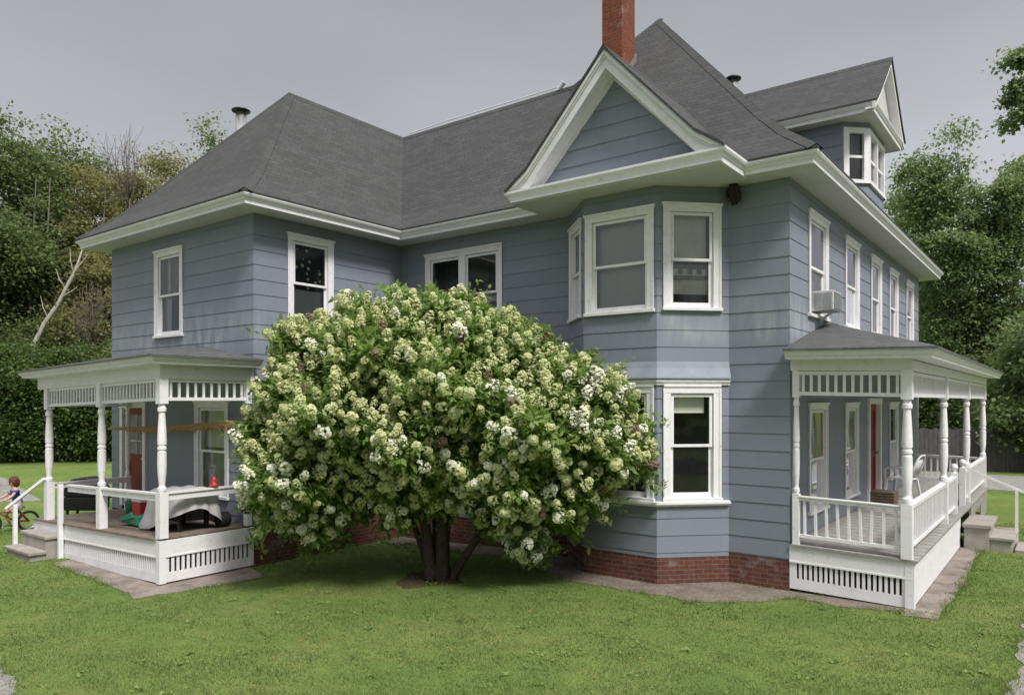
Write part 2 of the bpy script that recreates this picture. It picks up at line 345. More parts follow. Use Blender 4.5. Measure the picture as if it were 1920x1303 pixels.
def window(F, u0, u1, z0, z1, parent, cover=None, split=1, label=None, cap=True, meet=.5, casing=.11, plain=False):
    """double-hung window: casing, two sashes, glass and what hangs behind it"""
    a, d, n = F; c = a + d * (u0 + u1) / 2
    w = empty('window', (c.x, c.y, z0), parent=parent)
    if label: w['label'] = label
    m = MB(); k = casing
    m.ob(F, u0, u0 + k, -.02, .024, z0 + .05, z1 - k - .02); m.ob(F, u1 - k, u1, -.02, .024, z0 + .05, z1 - k - .02)
    m.ob(F, u0 - .005, u1 + .005, -.02, .028, z1 - k - .02, z1 - .035)
    if cap: m.ob(F, u0 - .03, u1 + .03, -.02, .058, z1 - .035, z1); m.ob(F, u0 - .015, u1 + .015, -.02, .042, z1 - .06, z1 - .035)
    else: m.ob(F, u0 - .005, u1 + .005, -.02, .045, z1 - .035, z1)
    m.ob(F, u0 - .025, u1 + .025, -.02, .06, z0, z0 + .05)
    if not plain:                                      # backband round the casing
        m.ob(F, u0 - .012, u0 + .025, .02, .036, z0 + .05, z1 - .06); m.ob(F, u1 - .025, u1 + .012, .02, .036, z0 + .05, z1 - .06)
    i0, i1, j0, j1 = u0 + k, u1 - k, z0 + .05, z1 - k - .02
    m.ob(F, i0 - .01, i0 + .012, -.14, -.02, j0, j1); m.ob(F, i1 - .012, i1 + .01, -.14, -.02, j0, j1)
    m.ob(F, i0, i1, -.14, -.02, j1 - .012, j1 + .01); m.ob(F, i0, i1, -.14, -.02, j0 - .02, j0 + .015)
    lights = [(i0 + .012, i1 - .012)]
    if split == 2:
        mid = (i0 + i1) / 2; m.ob(F, mid - .08, mid + .08, -.10, .04, j0, j1); lights = [(i0 + .012, mid - .08), (mid + .08, i1 - .012)]
    m.build('frame', M['white'], w, bevel=.004)
    g = MB(); zm = j0 + (j1 - j0) * meet; s = .042
    for l0, l1 in lights:
        for name, lo, hi, wd in (('sash', zm - .02, j1 - .012, -.004), ('sash', j0 + .015, zm + .02, -.036)):
            q = MB(); b = s * (1.5 if lo < zm - .05 else 1)
            q.ob(F, l0, l0 + s, wd - .03, wd, lo, hi); q.ob(F, l1 - s, l1, wd - .03, wd, lo, hi)
            q.ob(F, l0 + s, l1 - s, wd - .03, wd, lo, lo + b); q.ob(F, l0 + s, l1 - s, wd - .03, wd, hi - s, hi)
            q.build(name, M['white'], w)
            pt = lambda u, z: (a.x + d.x * u + n.x * (wd - .015), a.y + d.y * u + n.y * (wd - .015), z)
            g.poly([pt(l0 + s, lo + b), pt(l1 - s, lo + b), pt(l1 - s, hi - s), pt(l0 + s, hi - s)])
        for cv in (cover or []):
            kind, f0, f1 = cv[0], cv[1], cv[2]; h0 = j0 + (j1 - j0) * f0; h1 = j0 + (j1 - j0) * f1
            x0 = l0 + (l1 - l0) * (cv[3] if len(cv) > 3 else 0); x1 = l0 + (l1 - l0) * (cv[4] if len(cv) > 4 else 1)
            q = MB(); nseg = 14 if kind in ('curtain', 'green', 'navy') else 1
            for t in range(nseg):
                ua = x0 + (x1 - x0) * t / nseg; ub = x0 + (x1 - x0) * (t + 1) / nseg
                wa = -.135 + (.012 * math.sin(t * 1.9) if nseg > 1 else 0); wb = -.135 + (.012 * math.sin((t + 1) * 1.9) if nseg > 1 else 0)
                pp = lambda u, ww, z: (a.x + d.x * u + n.x * ww, a.y + d.y * u + n.y * ww, z)
                q.poly([pp(ua, wa, h0), pp(ub, wb, h0), pp(ub, wb, h1), pp(ua, wa, h1)])
            if nseg == 1: q.ob(F, x0, x1, -.145, -.125, h0 - .015, h0)
            q.build('blind' if nseg == 1 else 'curtain', M[kind], w)
    g.build('glass', M['glass'], w)
    return w

# wall runs: (a, b, end kinds, holes)
wallmb = MB(); T8 = math.tan(R(22.5))
WZ0, WZ1 = 4.05, 5.71
FA, _ = frame((-5.2, 0), (0, 0)); FB, _ = frame((0, 0), (0, HQ)); FC, _ = frame((0, HQ), (HX, HQ)); FD, _ = frame((HX, HQ), (HX, 14.7))
BAY = [(4.17, 3.5), (4.97, 2.7), (6.25, 2.7), (7.05, 3.5)]
FBL, LB = frame(BAY[0], BAY[1]); FBM, LM = frame(BAY[1], BAY[2]); FBR, _ = frame(BAY[2], BAY[3])
ins = lambda u0, u1, z0, z1: (u0 + .05, u1 - .05, z0 + .02, z1 - .05)
WD = [(.92, 2.02), (3.22, 4.26), (5.33, 6.33), (7.22, 8.2), (9.3, 10.3)]                     # upper windows of the right wall, measured from its near corner
WDL = [(.93, 1.98), (3.2, 4.2), (7.2, 8.2)]
DOOR_D = (5.05, 6.25)
A_UP, A_LO, A_DOOR = (1.86, 2.9), (3.35, 4.45), (.42, 1.5)
hA = [ins(*A_UP, 3.98, 5.71), ins(*A_LO, .98, 2.75), (A_DOOR[0] + .05, A_DOOR[1] - .05, ZB, 2.66)]
siding(wallmb, (-5.2, 0), (0, 0), ZB, ZT, hA, 1, 1)
siding(wallmb, (0, 0), (0, HQ), ZB, ZT, [ins(.69, 1.69, 4.07, 5.77)], 1, -1)
siding(wallmb, (0, HQ), (4.17, HQ), ZB, ZT, [ins(.73, 2.69, 4.0, 5.71)], -1, -T8)
hBL, hBM, hBR = ins(.16, 1.0, WZ0 + .04, 5.7), ins(.05, 1.23, WZ0 + .03, 5.69), ins(.10, .99, WZ0 + .05, 5.72)
lo_ = lambda h: (h[0], h[1], 1.26, 2.95)
for z0, z1 in ((.40, 1.18), (1.24, 2.99), (3.30, ZT)):
    up = z0 > 3; md = z0 < 1.2
    hh = lambda h: [] if md else [h if up else lo_(h)]
    siding(wallmb, BAY[0], BAY[1], z0, z1, hh(hBL), -T8, T8); siding(wallmb, BAY[1], BAY[2], z0, z1, hh(hBM), T8, T8); siding(wallmb, BAY[2], BAY[3], z0, z1, hh(hBR), T8, -T8)
siding(wallmb, (7.05, HQ), (HX, HQ), ZB - .02, ZT, (), -T8, 1)
hD = [ins(*w, WZ0, WZ1) for w in WD] + [ins(*w, .98, 2.72) for w in WDL] + [(DOOR_D[0] + .05, DOOR_D[1] - .05, .6, 2.75)]
siding(wallmb, (HX, HQ), (HX, 14.7), ZB, ZT, hD, 1, 1)
siding(wallmb, (HX, 14.7), (0, 14.7), ZB, ZT, (), 1, 1); siding(wallmb, (0, 14.7), (0, 9), ZB, ZT, (), 1, -1)
siding(wallmb, (0, 9), (-5.2, 9), ZB, ZT, (), -1, 1); siding(wallmb, (-5.2, 9), (-5.2, 0), ZB, ZT, (), 1, 1)
wallmb.build('wall', M['siding'], house)
# corner and flare details of the bay
fl = MB(); fl.sweep(BAY, [(-.01, 3.36), (.012, 3.33), (.03, 3.24), (.075, 3.10), (.075, 3.075), (-.01, 3.075)]); fl.build('bay_skirt', M['skirtpaint'], house)
ct = MB(); ct.sweep(BAY, [(-.01, 3.06), (.06, 3.06), (.055, 3.03), (.03, 3.01), (.03, 2.985), (-.01, 2.985)])
ct.build('bay_cornice', M['white'], house); ct = MB()
ct.sweep(BAY, [(-.01, 1.245), (.075, 1.235), (.075, 1.2), (.04, 1.19), (.03, 1.165), (-.01, 1.165)]); ct.build('bay_sill', M['white'], house)

# foundation, recessed under the siding
fb = MB()
fb.sweep([(-5.2, 0), (0, 0), (0, HQ), (4.17, HQ)] + BAY[1:3] + [(7.05, HQ), (HX, HQ), (HX, 14.7), (0, 14.7), (0, 9), (-5.2, 9)], [(-.06, -.3), (.0, -.3), (.0, .475), (-.06, .475)], True)
fb.build('foundation', M['brick'], house)
# dark rooms behind the windows
core = MB(); core.box(-4.6, -.6, .6, 8.4, .3, 6.1); core.box(.6, 7.35, 4.2, 14.1, .3, 6.1); core.box(-5.1, -.05, .05, 8.9, 3.2, 3.4); core.box(.05, 7.85, 3.55, 14.6, 3.2, 3.4); core.box(-5.1, -.05, .05, 8.9, .3, .4); core.box(.05, 7.85, 3.6, 14.6, .3, .4); core.prism([(4.25, 3.6, .3), (5.0, 2.78, .3), (6.22, 2.78, .3), (6.97, 3.6, .3)], (0, 0, .08)); core.build('interior_wall', M['dark'], house)

# windows
window(FA, *A_UP, 3.98, 5.71, house, [('green', .5, 1, 0, 1), ('blind', 0, 1, 0, .3)])
window(FB, .69, 1.69, 4.07, 5.77, house, [('navy', .46, .96), ('blind', 0.0, .44)])
window(FC, .73, 2.69, 4.0, 5.71, house, [('curtain', 0, .35), ('blind', .40, .47)], split=2)
window(FBL, .16, 1.0, WZ0 + .04, 5.7, house, [('curtain', 0, .8)])
window(FBM, .05, 1.23, WZ0 + .03, 5.69, house, [('blind', 0, 1)])
window(FBR, .10, .99, WZ0 + .05, 5.72, house, [('shade', .5, 1, 0, .93), ('curtain', .3, .47), ('shade', .16, .3), ('shade', .36, .42)])
window(FBL, .16, 1.0, 1.235, 2.99, house, cap=False); window(FBM, .05, 1.23, 1.235, 2.99, house, [('curtain', .2, .5, 0, .2)], cap=False)
window(FBR, .10, .99, 1.235, 2.99, house, [('shade', .82, 1, 0, .88)], cap=False)
covers = [[('green', .5, 1), ('curtain', 0, .4)], [('curtain', .0, .47), ('green', .75, 1, 0, .5)], [('blind', .5, 1), ('shade', 0, .4, 0, .4)], [('curtain', .45, 1)], [('green', .4, 1)]]
for w, c in zip(WD, covers): window(FD, *w, WZ0, WZ1, house, c)
for i, w in enumerate(WDL): window(FD, *w, .98, 2.72, house, [('curtain', .0, .4, .55, 1)] if i else [('green', 0, 1, .6, 1)], casing=.09)
window(FA, *A_LO, .98, 2.75, house, [('shade', .55, 1), ('curtain', 0, .5)])

def door(F, u0, u1, z0, z1, parent, panes):
    a, d, n = F; c = a + d * (u0 + u1) / 2
    dr = empty('door', (c.x, c.y, z0), parent=parent)
    m = MB(); m.ob(F, u0, u0 + .11, -.02, .045, z0, z1 - .12); m.ob(F, u1 - .11, u1, -.02, .045, z0, z1 - .12); m.ob(F, u0 - .02, u1 + .02, -.02, .055, z1 - .12, z1)
    m.ob(F, u0 + .1, u1 - .1, -.12, -.02, z0 - .03, z0 + .03); m.ob(F, u0 + .09, u0 + .112, -.12, -.02, z0, z1 - .12); m.ob(F, u1 - .112, u1 - .09, -.12, -.02, z0, z1 - .12)
    m.build('frame', M['white'], dr, bevel=.004)
    q = MB(); x0, x1, t0, t1 = u0 + .115, u1 - .115, z0 + .035, z1 - .125; zmid = t0 + (t1 - t0) * .5
    q.ob(F, x0, x1, -.1, -.07, t0, t1); q.ob(F, x0, x0 + .12, -.07, -.05, t0, t1); q.ob(F, x1 - .12, x1, -.07, -.05, t0, t1)
    for zz, hh in ((t0, .2), (zmid - .1, .14), (t1 - .13, .13)): q.ob(F, x0 + .12, x1 - .12, -.07, -.05, zz, zz + hh)
    q.build('door_leaf', M['red'], dr)
    if panes:
        g = MB(); g.ob(F, x0 + .13, x1 - .13, -.068, -.062, zmid + .05, t1 - .14); g.build('glass', M['curtain'], dr)
        g = MB(); xm = (x0 + x1) / 2
        g.ob(F, xm - .012, xm + .012, -.062, -.045, zmid + .04, t1 - .13)
        for k in (1, 2): zz = zmid + .05 + (t1 - .19 - zmid) * k / 3; g.ob(F, x0 + .12, x1 - .12, -.062, -.047, zz - .012, zz + .012)
        for xx in (x0 + .115, x1 - .145): g.ob(F, xx, xx + .03, -.062, -.044, zmid + .04, t1 - .13)
        g.build('muntin', M['trim'], dr)
    h = MB(); h.lathe([(.012, 0), (.014, .03), (.03, .05), (.03, .07), (.01, .085)], (0, 0, 0), 10)
    pos = a + d * (x1 - .06) + n * -.05; rot = Vector((0, 0, 1)).rotation_difference(Vector((n.x, n.y, 0)))
    h.v = [tuple(rot @ Vector(v) + Vector((pos.x, pos.y, z0 + 1.0))) for v in h.v]; h.build('handle', M['metal'], dr, True)
door(FA, *A_DOOR, .56, 2.72, house, True)
door(FD, *DOOR_D, .66, 2.8, house, False)

# ---- roofs
ZE = 6.175; OV = .53
PROF = [(0, 0), (.55, .46), (1.05, .98)]                        # flared eave, then 1.165 slope
def rise(d):
    if d <= .55: return d * .46 / .55
    if d <= 1.05: return .46 + (d - .55) * 1.04
    return .98 + (d - 1.05) * 1.15
def ring(x0, x1, y0, y1, d, z): 
    return [(x0 + d, y0 + d, z), (x1 - d, y0 + d, z), (x1 - d, y1 - d, z), (x0 + d, y1 - d, z)]
def hip(mb, x0, x1, y0, y1, ze=ZE):
    run = min(x1 - x0, y1 - y0) / 2
    ds = [0, 0, .28, .55, .8, 1.05, run]; rs = []
    for i, d in enumerate(ds): rs += ring(x0, x1, y0, y1, d, ze - .035 if i == 0 else ze + rise(d))
    mb.add(rs, [(i * 4 + k, i * 4 + (k + 1) % 4, i * 4 + 4 + (k + 1) % 4, i * 4 + 4 + k) for i in range(len(ds) - 1) for k in range(4)])
    return run
def hipcap(mb, cx, cy, sx, sy, run, ze=ZE, d_min=0):                    # cap shingles along a 45 degree hip from corner (cx,cy) inwards
    ds = [.02, .28, .55, .8, 1.05] + list(np.arange(1.3, run, .25)) + [run]
    w = .13
    for d0, d1 in zip(ds, ds[1:]):
        if d0 < d_min: continue
        A = Vector((cx + sx * d0, cy + sy * d0, ze + rise(d0))); B = Vector((cx + sx * d1, cy + sy * d1, ze + rise(d1)))
        e = (B - A).normalized(); up = Vector((0, 0, .022)); 
        for h in (Vector((sx, 0, 0)), Vector((0, sy, 0))):
            v = (h - e * h.dot(e)).normalized() * w; dn = Vector((0, 0, -.0))
            mb.add([A + up, B + up, B + v + up * .55, A + v + up * .55, A + v - up * .3, B + v - up * .3], [(0, 1, 2, 3), (3, 2, 5, 4)])
def ridgecap(mb, A, B, hs, slope):
    A, B = Vector(A), Vector(B); up = Vector((0, 0, .02))
    for h in hs:
        v = Vector((h[0], h[1], -slope)).normalized() * .14
        mb.add([A + up, B + up, B + v + up * .6, A + v + up * .6, A + v - up * .2, B + v - up * .2], [(0, 1, 2, 3), (3, 2, 5, 4)])
rf = MB()
mr = (-OV, HX + OV, HQ - OV, 14.7 + OV); run = hip(rf, *mr); RZ = ZE + rise(run)
wr = (-5.2 - OV, OV, -OV, 9 + OV); wrun = hip(rf, *wr); WRZ = ZE + rise(wrun)
MX = (mr[0] + mr[1]) / 2; WX = (wr[0] + wr[1]) / 2
cap = MB()
for sx, sy, cx, cy in ((1, 1, mr[0], mr[2]), (-1, 1, mr[1], mr[2]), (-1, -1, mr[1], mr[3]), (1, -1, mr[0], mr[3])): hipcap(cap, cx, cy, sx, sy, run, d_min=wrun - .1 if (sx, sy) == (1, 1) else 0)
for sx, sy, cx, cy in ((1, 1, wr[0], wr[2]), (-1, 1, wr[1], wr[2])): hipcap(cap, cx, cy, sx, sy, wrun)
ridgecap(cap, (MX, mr[2] + run, RZ), (MX, mr[3] - run, RZ), ((1, 0), (-1, 0)), 1.15)
ridgecap(cap, (WX, wr[2] + wrun, WRZ), (WX, wr[3] - wrun, WRZ), ((1, 0), (-1, 0)), 1.15)
# connecting roof over the long front wall (its slope lies 4 mm under the main front slope)
y0 = HQ - OV; dd = [0, .28, .55, .8, 1.05, wrun]
CY = y0 + wrun
fr_ = [(y0 + d, ZE + rise(d) - .004) for d in dd] + [(2 * CY - y0 - d, ZE + rise(d) - .004) for d in reversed(dd[:-1])]
rf.add([(x, y, z) for x in (WX, 2.9) for y, z in fr_], [(i, i + 1, i + 1 + len(fr_), i + len(fr_)) for i in range(len(fr_) - 1)])
ridgecap(cap, (WX, CY, WRZ), (2.62, CY, WRZ), ((0, 1), (0, -1)), 1.15)
# bay gable
GX, GQ, GW = 5.65, 2.16, 1.85
RK = [(-GW, 6.19), (-GW + .2, 6.335), (-1.42, 6.49), (0, 8.02), (1.42, 6.49), (GW - .2, 6.335), (GW, 6.19)]
k = len(RK)
rf.add([(GX + x, y, z) for y in (GQ - .03, 5.2) for x, z in RK] + [(GX + x, y, z - .045) for y in (GQ - .03, 5.2) for x, z in RK],
       [(i, i + 1, k + i + 1, k + i) for i in range(k - 1)] + [(2 * k + i, 3 * k + i, 3 * k + i + 1, 2 * k + i + 1) for i in range(k - 1)] + [(i, 2 * k + i, 2 * k + i + 1, i + 1) for i in range(k - 1)] + [(0, k, 3 * k, 2 * k), (k - 1, 3 * k - 1, 4 * k - 1, 2 * k - 1)])
ridgecap(cap, (GX, GQ - .03, 8.02), (GX, 4.9, 8.02), ((1, 0), (-1, 0)), 1.08)
roof = rf.build('roof', M['shingle'], house, weld=True)
cap.build('ridge_cap', M['shingle'], roof)

# eaves all round
tr = MB()
loop = [(-5.2, 0), (0, 0), (0, HQ), (HX, HQ), (HX, 14.7), (0, 14.7), (0, 9), (-5.2, 9)]
tr.sweep(loop, [(.455, 5.975), (.455, 6.03), (.47, 6.04), (.485, 6.075), (.51, 6.09), (.525, 6.12), (.525, 6.15), (.49, 6.155)], True)
tr.build('eave_trim', M['trim'], house)
so = MB(); so.sweep(loop, [(-.02, 5.975), (.458, 5.975)], True); 
so.poly([(GX - GW + .05, GQ, 5.967), (GX + GW - .05, GQ, 5.967), (GX + GW - .05, 3.1, 5.967), (GX - GW + .05, 3.1, 5.967)]); so.build('soffit', M['soffit'], house)
# gable front: horizontal cornice, raking boards, recessed triangle
gp = [(GX - GW + .05, 3.15), (GX - GW + .05, GQ + .06), (GX + GW - .05, GQ + .06), (GX + GW - .05, 3.15)]
gt = MB(); gt.sweep(gp, [(-.03, 5.962), (.0, 5.962), (.0, 6.03), (.015, 6.04), (.03, 6.075), (.055, 6.09), (.07, 6.12), (.07, 6.155), (-.02, 6.165)])
GWQ = 2.5
gt.prism([(GX - GW + .1, GQ + .02, 6.16), (GX + GW - .1, GQ + .02, 6.16), (GX + GW - .1, GWQ, 6.215), (GX - GW + .1, GWQ, 6.215)], (0, 0, -.04))
def rake(mb, top, bot, ya, yb):
    for i in range(k - 1):
        (xa, za), (xb, zb) = RK[i], RK[i + 1]
        lo = 6.145; q_ = [max(v, lo) for v in (za - top, zb - top, zb - bot, za - bot)]
        if q_[0] - q_[3] < .002 and q_[1] - q_[2] < .002: continue
        mb.prism([(GX + xa, ya, q_[0]), (GX + xb, ya, q_[1]), (GX + xb, ya, q_[2] - .001), (GX + xa, ya, q_[3] - .001)], (0, yb - ya, 0))
rake(gt, .047, .115, GQ - .005, GQ + .05); rake(gt, .115, .15, GQ + .02, GQ + .06); rake(gt, .15, .31, GQ + .045, GQ + .08)
rake(gt, .26, .285, GQ + .08, GWQ)
rake(gt, .28, .40, GWQ - .03, GWQ)
gt.build('gable_trim', M['trim'], house)
gs = MB()
def zin(x): return np.interp(abs(x), [0, 1.42, 1.85], [8.02, 6.49, 6.19]) - .3
z = 6.2
while z < 7.72:
    zb = min(z + CO, 7.72); xs = lambda zz: max(0.0, float(np.interp(zz, [5.89, 6.19, 7.72], [1.85, 1.42, 0])))
    a_, b_ = xs(z), xs(zb)
    gs.add([(GX - a_, GWQ - .018, z), (GX + a_, GWQ - .018, z), (GX + b_, GWQ - .002, zb), (GX - b_, GWQ - .002, zb)], [(0, 1, 2, 3)])
    gs.add([(GX - a_, GWQ, z), (GX + a_, GWQ, z), (GX + a_, GWQ - .018, z), (GX - a_, GWQ - .018, z)], [(0, 1, 2, 3)])
    z = zb
gs.build('gable_wall', M['siding'], house, weld=True)

# dormer on the right roof slope
dm = empty('dormer', (7.7, 8.83, 6.5), parent=house)
DL = [(5.6, 7.75), (7.7, 7.75), (8.06, 8.11), (8.06, 9.55), (7.7, 9.91), (5.6, 9.91)]
ds_ = MB()
siding(ds_, DL[0], DL[1], 6.4, 8.12, (), 0, T8)
fr2, L2 = frame(DL[1], DL[2]); fr3, L3 = frame(DL[2], DL[3]); fr4, L4 = frame(DL[3], DL[4])
for a_, b_ in ((1, 2), (2, 3), (3, 4)): siding(ds_, DL[a_], DL[b_], 6.35, 6.95, (), T8, T8)
for F_, L_ in ((fr2, L2), (fr3, L3), (fr4, L4)): ds_.ob(F_, 0, L_, -.03, .012, 8.0, 8.12)
siding(ds_, DL[4], DL[5], 6.4, 8.12, (), T8, 0); ds_.build('wall', M['siding'], dm)
def dwin(F_, L_, nl):
    m = MB(); m.ob(F_, -.01, .1, -.08, .03, 6.93, 8.0); m.ob(F_, L_ - .1, L_ + .01, -.08, .03, 6.93, 8.0); m.ob(F_, .1, L_ - .1, -.08, .03, 7.9, 8.0); m.ob(F_, -.02, L_ + .02, -.08, .05, 6.93, 7.0)
    g = MB(); st = (L_ - .2) / nl
    for i in range(nl):
        x0, x1 = .1 + st * i, .1 + st * (i + 1)
        if i: m.ob(F_, x0 - .05, x0 + .05, -.08, .03, 7.0, 7.9)
        m.ob(F_, x0, x1, -.05, -.01, 7.43, 7.48)
        a, d, n = F_; pt = lambda u, z: (a.x + d.x * u - n.x * .04, a.y + d.y * u - n.y * .04, z)
        g.poly([pt(x0, 7.0), pt(x1, 7.0), pt(x1, 7.9), pt(x0, 7.9)])
    w = m.build('window', M['white'], dm); w['label'] = 'small dormer window'; g.build('glass', M['glass'], dm)
dwin(fr2, L2, 1); dwin(fr3, L3, 2); dwin(fr4, L4, 1)
c2 = MB(); c2.prism([(5.9, 8.0, 6.6), (7.6, 8.0, 6.6), (7.75, 8.3, 6.6), (7.75, 9.4, 6.6), (7.6, 9.7, 6.6), (5.9, 9.7, 6.6)], (0, 0, 1.5)); c2.build('interior_wall', M['dark'], dm)
DQ, DW, DF, DE, DP = 8.84, 1.45, 8.33, 8.29, 9.56
dr = MB(); RD = [(-DW, DE), (-DW + .3, DE + .23), (0, DP), (DW - .3, DE + .23), (DW, DE)]; kk = 5
dr.add([(x, DQ + y, z) for x in (4.0, DF + .03) for y, z in RD] + [(x, DQ + y, z - .04) for x in (4.0, DF + .03) for y, z in RD],
       [(i, i + 1, kk + i + 1, kk + i) for i in range(4)] + [(2 * kk + i, 3 * kk + i, 3 * kk + i + 1, 2 * kk + i + 1) for i in range(4)] + [(kk + i, kk + i + 1, 3 * kk + i + 1, 3 * kk + i) for i in range(4)] + [(0, kk, 3 * kk, 2 * kk), (4, 14, 19, 9)])
ridgecap(dr, (5.3, DQ, DP), (DF + .03, DQ, DP), ((0, 1), (0, -1)), .95)
dr.build('roof', M['shingle'], dm)
dt = MB(); dp = [(5.8, DQ - DW + .06), (DF - .05, DQ - DW + .06), (DF - .05, DQ + DW - .06), (5.8, DQ + DW - .06)]
dt.sweep(dp, [(-.02, 8.1), (0, 8.1), (0, 8.16), (.02, 8.18), (.05, 8.23), (.055, 8.255), (-.02, 8.26)])
for i in range(4):
    (ya, za), (yb, zb) = RD[i], RD[i + 1]
    dt.prism([(DF, DQ + ya, za - .042), (DF, DQ + yb, zb - .042), (DF, DQ + yb, zb - .17), (DF, DQ + ya, za - .17)], (-.06, 0, 0))
    dt.prism([(DF - .06, DQ + ya, za - .15), (DF - .06, DQ + yb, zb - .15), (DF - .06, DQ + yb, zb - .17), (DF - .06, DQ + ya, za - .17)], (-.12, 0, 0))
dt.prism([(DF - .02, DQ - DW + .1, 8.26), (DF - .02, DQ + DW - .1, 8.26), (DF - .2, DQ + DW - .1, 8.3), (DF - .2, DQ - DW + .1, 8.3)], (0, 0, -.03))
dt.build('trim', M['trim'], dm)
dg = MB(); dg.prism([(DF - .16, DQ - DW + .25, 8.27), (DF - .16, DQ + DW - .25, 8.27), (DF - .16, DQ, 9.44)], (-.02, 0, 0)); dg.build('gable_panel', M['soffit'], dm)
ds2 = MB(); ds2.poly([(5.8, DQ - DW + .06, 8.105), (DF - .05, DQ - DW + .06, 8.105), (DF - .05, DQ + DW - .06, 8.105), (5.8, DQ + DW - .06, 8.105)]); ds2.build('soffit', M['soffit'], dm)

# chimney, flues, ridge cable
ch = MB(); ch.box(3.6, 4.06, 5.62, 6.16, 8.0, 12.4)
ch.box(3.56, 4.1, 5.58, 6.2, 12.4, 12.55); ch.build('chimney', M['cbrick'], house, bevel=.006)
fs = MB(); fs.prism([(4.065, 5.6, 9.02), (4.065, 6.2, 9.70), (4.065, 6.2, 9.86), (4.065, 5.6, 9.2)], (.012, 0, 0)); fs.prism([(3.58, 5.614, 8.95), (4.08, 5.614, 8.95), (4.08, 5.614, 9.2), (3.58, 5.614, 9.2)], (0, -.012, 0)); fs.build('chimney_flashing', M['metal'], house)
def flue(x, y, z0, z1, r):
    f = MB(); f.lathe([(r, z0), (r, z1)], (x, y, 0), 14); f.lathe([(r * .9, z1 - .08), (r * .9, z1 + .03)], (x, y, 0), 14)
    o = f.build('flue_pipe', M['metal'], house, True)
    c = MB(); c.lathe([(r * 1.65, z1 + .03), (r * 1.75, z1 + .06), (r * 1.2, z1 + .1), (r * .2, z1 + .13)], (x, y, 0), 14); c.build('flue_cap', M['black'], o, True)
FLUE = (-3.75, 5.2)
flue(-5.0, 2.95, 6.5, 9.78, .13)
flue(5.3, 8.35, 8.4, 9.72, .10)
cb = MB(); cb.tube([(-2.4, CY, WRZ + .06), (-1, CY, WRZ + .10), (.6, CY, WRZ + .09), (2.4, CY, WRZ + .08)], .012, 6); cb.tube([(2.25, CY - .02, WRZ + .02), (2.38, CY - .02, WRZ + .14)], .05, 8); cb.build('ridge_cable', M['plastic'], house)

# ---- porches
def post(mb, x, y, z0, zb, zt, ze, w=.066):
    """square foot to zb, turned shaft zb..zt, square head zt..ze"""
    h = w
    mb.box(x - h, x + h, y - h, y + h, z0, zb); mb.box(x - h, x + h, y - h, y + h, zt, ze)
    H = zt - zb; r = w * 1.0
    pr = [(.0, .70), (.02, .98), (.05, .98), (.065, .72), (.085, .66), (.12, .74), (.2, .92), (.32, 1.0), (.43, .98), (.455, .98), (.462, .84), (.478, .84), (.485, .99), (.51, .99), (.517, .84), (.533, .84), (.54, .98), (.58, 1.0), (.7, .92), (.82, .78), (.88, .70), (.905, .70), (.915, .95), (.95, .97), (.965, .75), (1, .72)]
    mb.lathe([(r * q, zb + H * t) for t, q in pr], (x, y, 0), 16)
    for sx, sy in ((1, 0), (-1, 0), (0, 1), (0, -1)):
        pass
def frieze(a, b, z0, z1, n, parent, rail=.05):
    F, L = frame(a, b); m = MB()
    m.ob(F, 0, L, -.025, .025, z0, z0 + rail); m.ob(F, 0, L, -.03, .03, z1 - .05, z1)
    for i in range(n):
        u = L * (i + .5) / n; m.ob(F, u - .018, u + .018, -.012, .012, z0 + rail, z1 - .05)
    return m.build('frieze', M['white'], parent)
def railing(a, b, z0, z1, n, parent, wonky=0):
    F, L = frame(a, b); m = MB(); rr = random.Random(5)
    m.ob(F, 0, L, -.035, .035, z1 - .06, z1 - .015); m.ob(F, 0, L, -.05, .05, z1 - .015, z1)
    m.ob(F, 0, L, -.025, .025, z0, z0 + .045)
    for i in range(n):
        u = L * (i + .5) / n; t = rr.uniform(-1, 1) * wonky
        m.bar((F[0].x + F[1].x * (u + t), F[0].y + F[1].y * (u + t), z0 + .045), (F[0].x + F[1].x * (u - t * .3), F[0].y + F[1].y * (u - t * .3), z1 - .06), .034)
    return m.build('railing', M['white'], parent)
def skirt(a, b, z0, zl, zh, z1, slots, parent, margin=.06):
    """boards z0..zl and zh..z1 with a row of open slots between them"""
    F, L = frame(a, b); m = MB()
    m.ob(F, 0, L, -.02, .012, zh, z1); m.ob(F, 0, L, -.02, 0, z0, zl); m.ob(F, 0, L, -.02, .02, zh - .012, zh + .012)
    pitch = (L - 2 * margin) / slots; s = pitch * .55
    m.ob(F, 0, margin, -.02, 0, zl, zh); m.ob(F, L - margin, L, -.02, 0, zl, zh)
    for i in range(slots):
        u = margin + pitch * i; m.ob(F, u, u + s, -.02, 0, zl, zh)
    return m.build('skirt', M['white'], parent)
def shear(root, px, kx):
    for o in root.children_recursive:
        if o.type == 'MESH':
            off = wloc(o)
            for v in o.data.vertices: v.co.z += kx * (v.co.x + off.x - px)

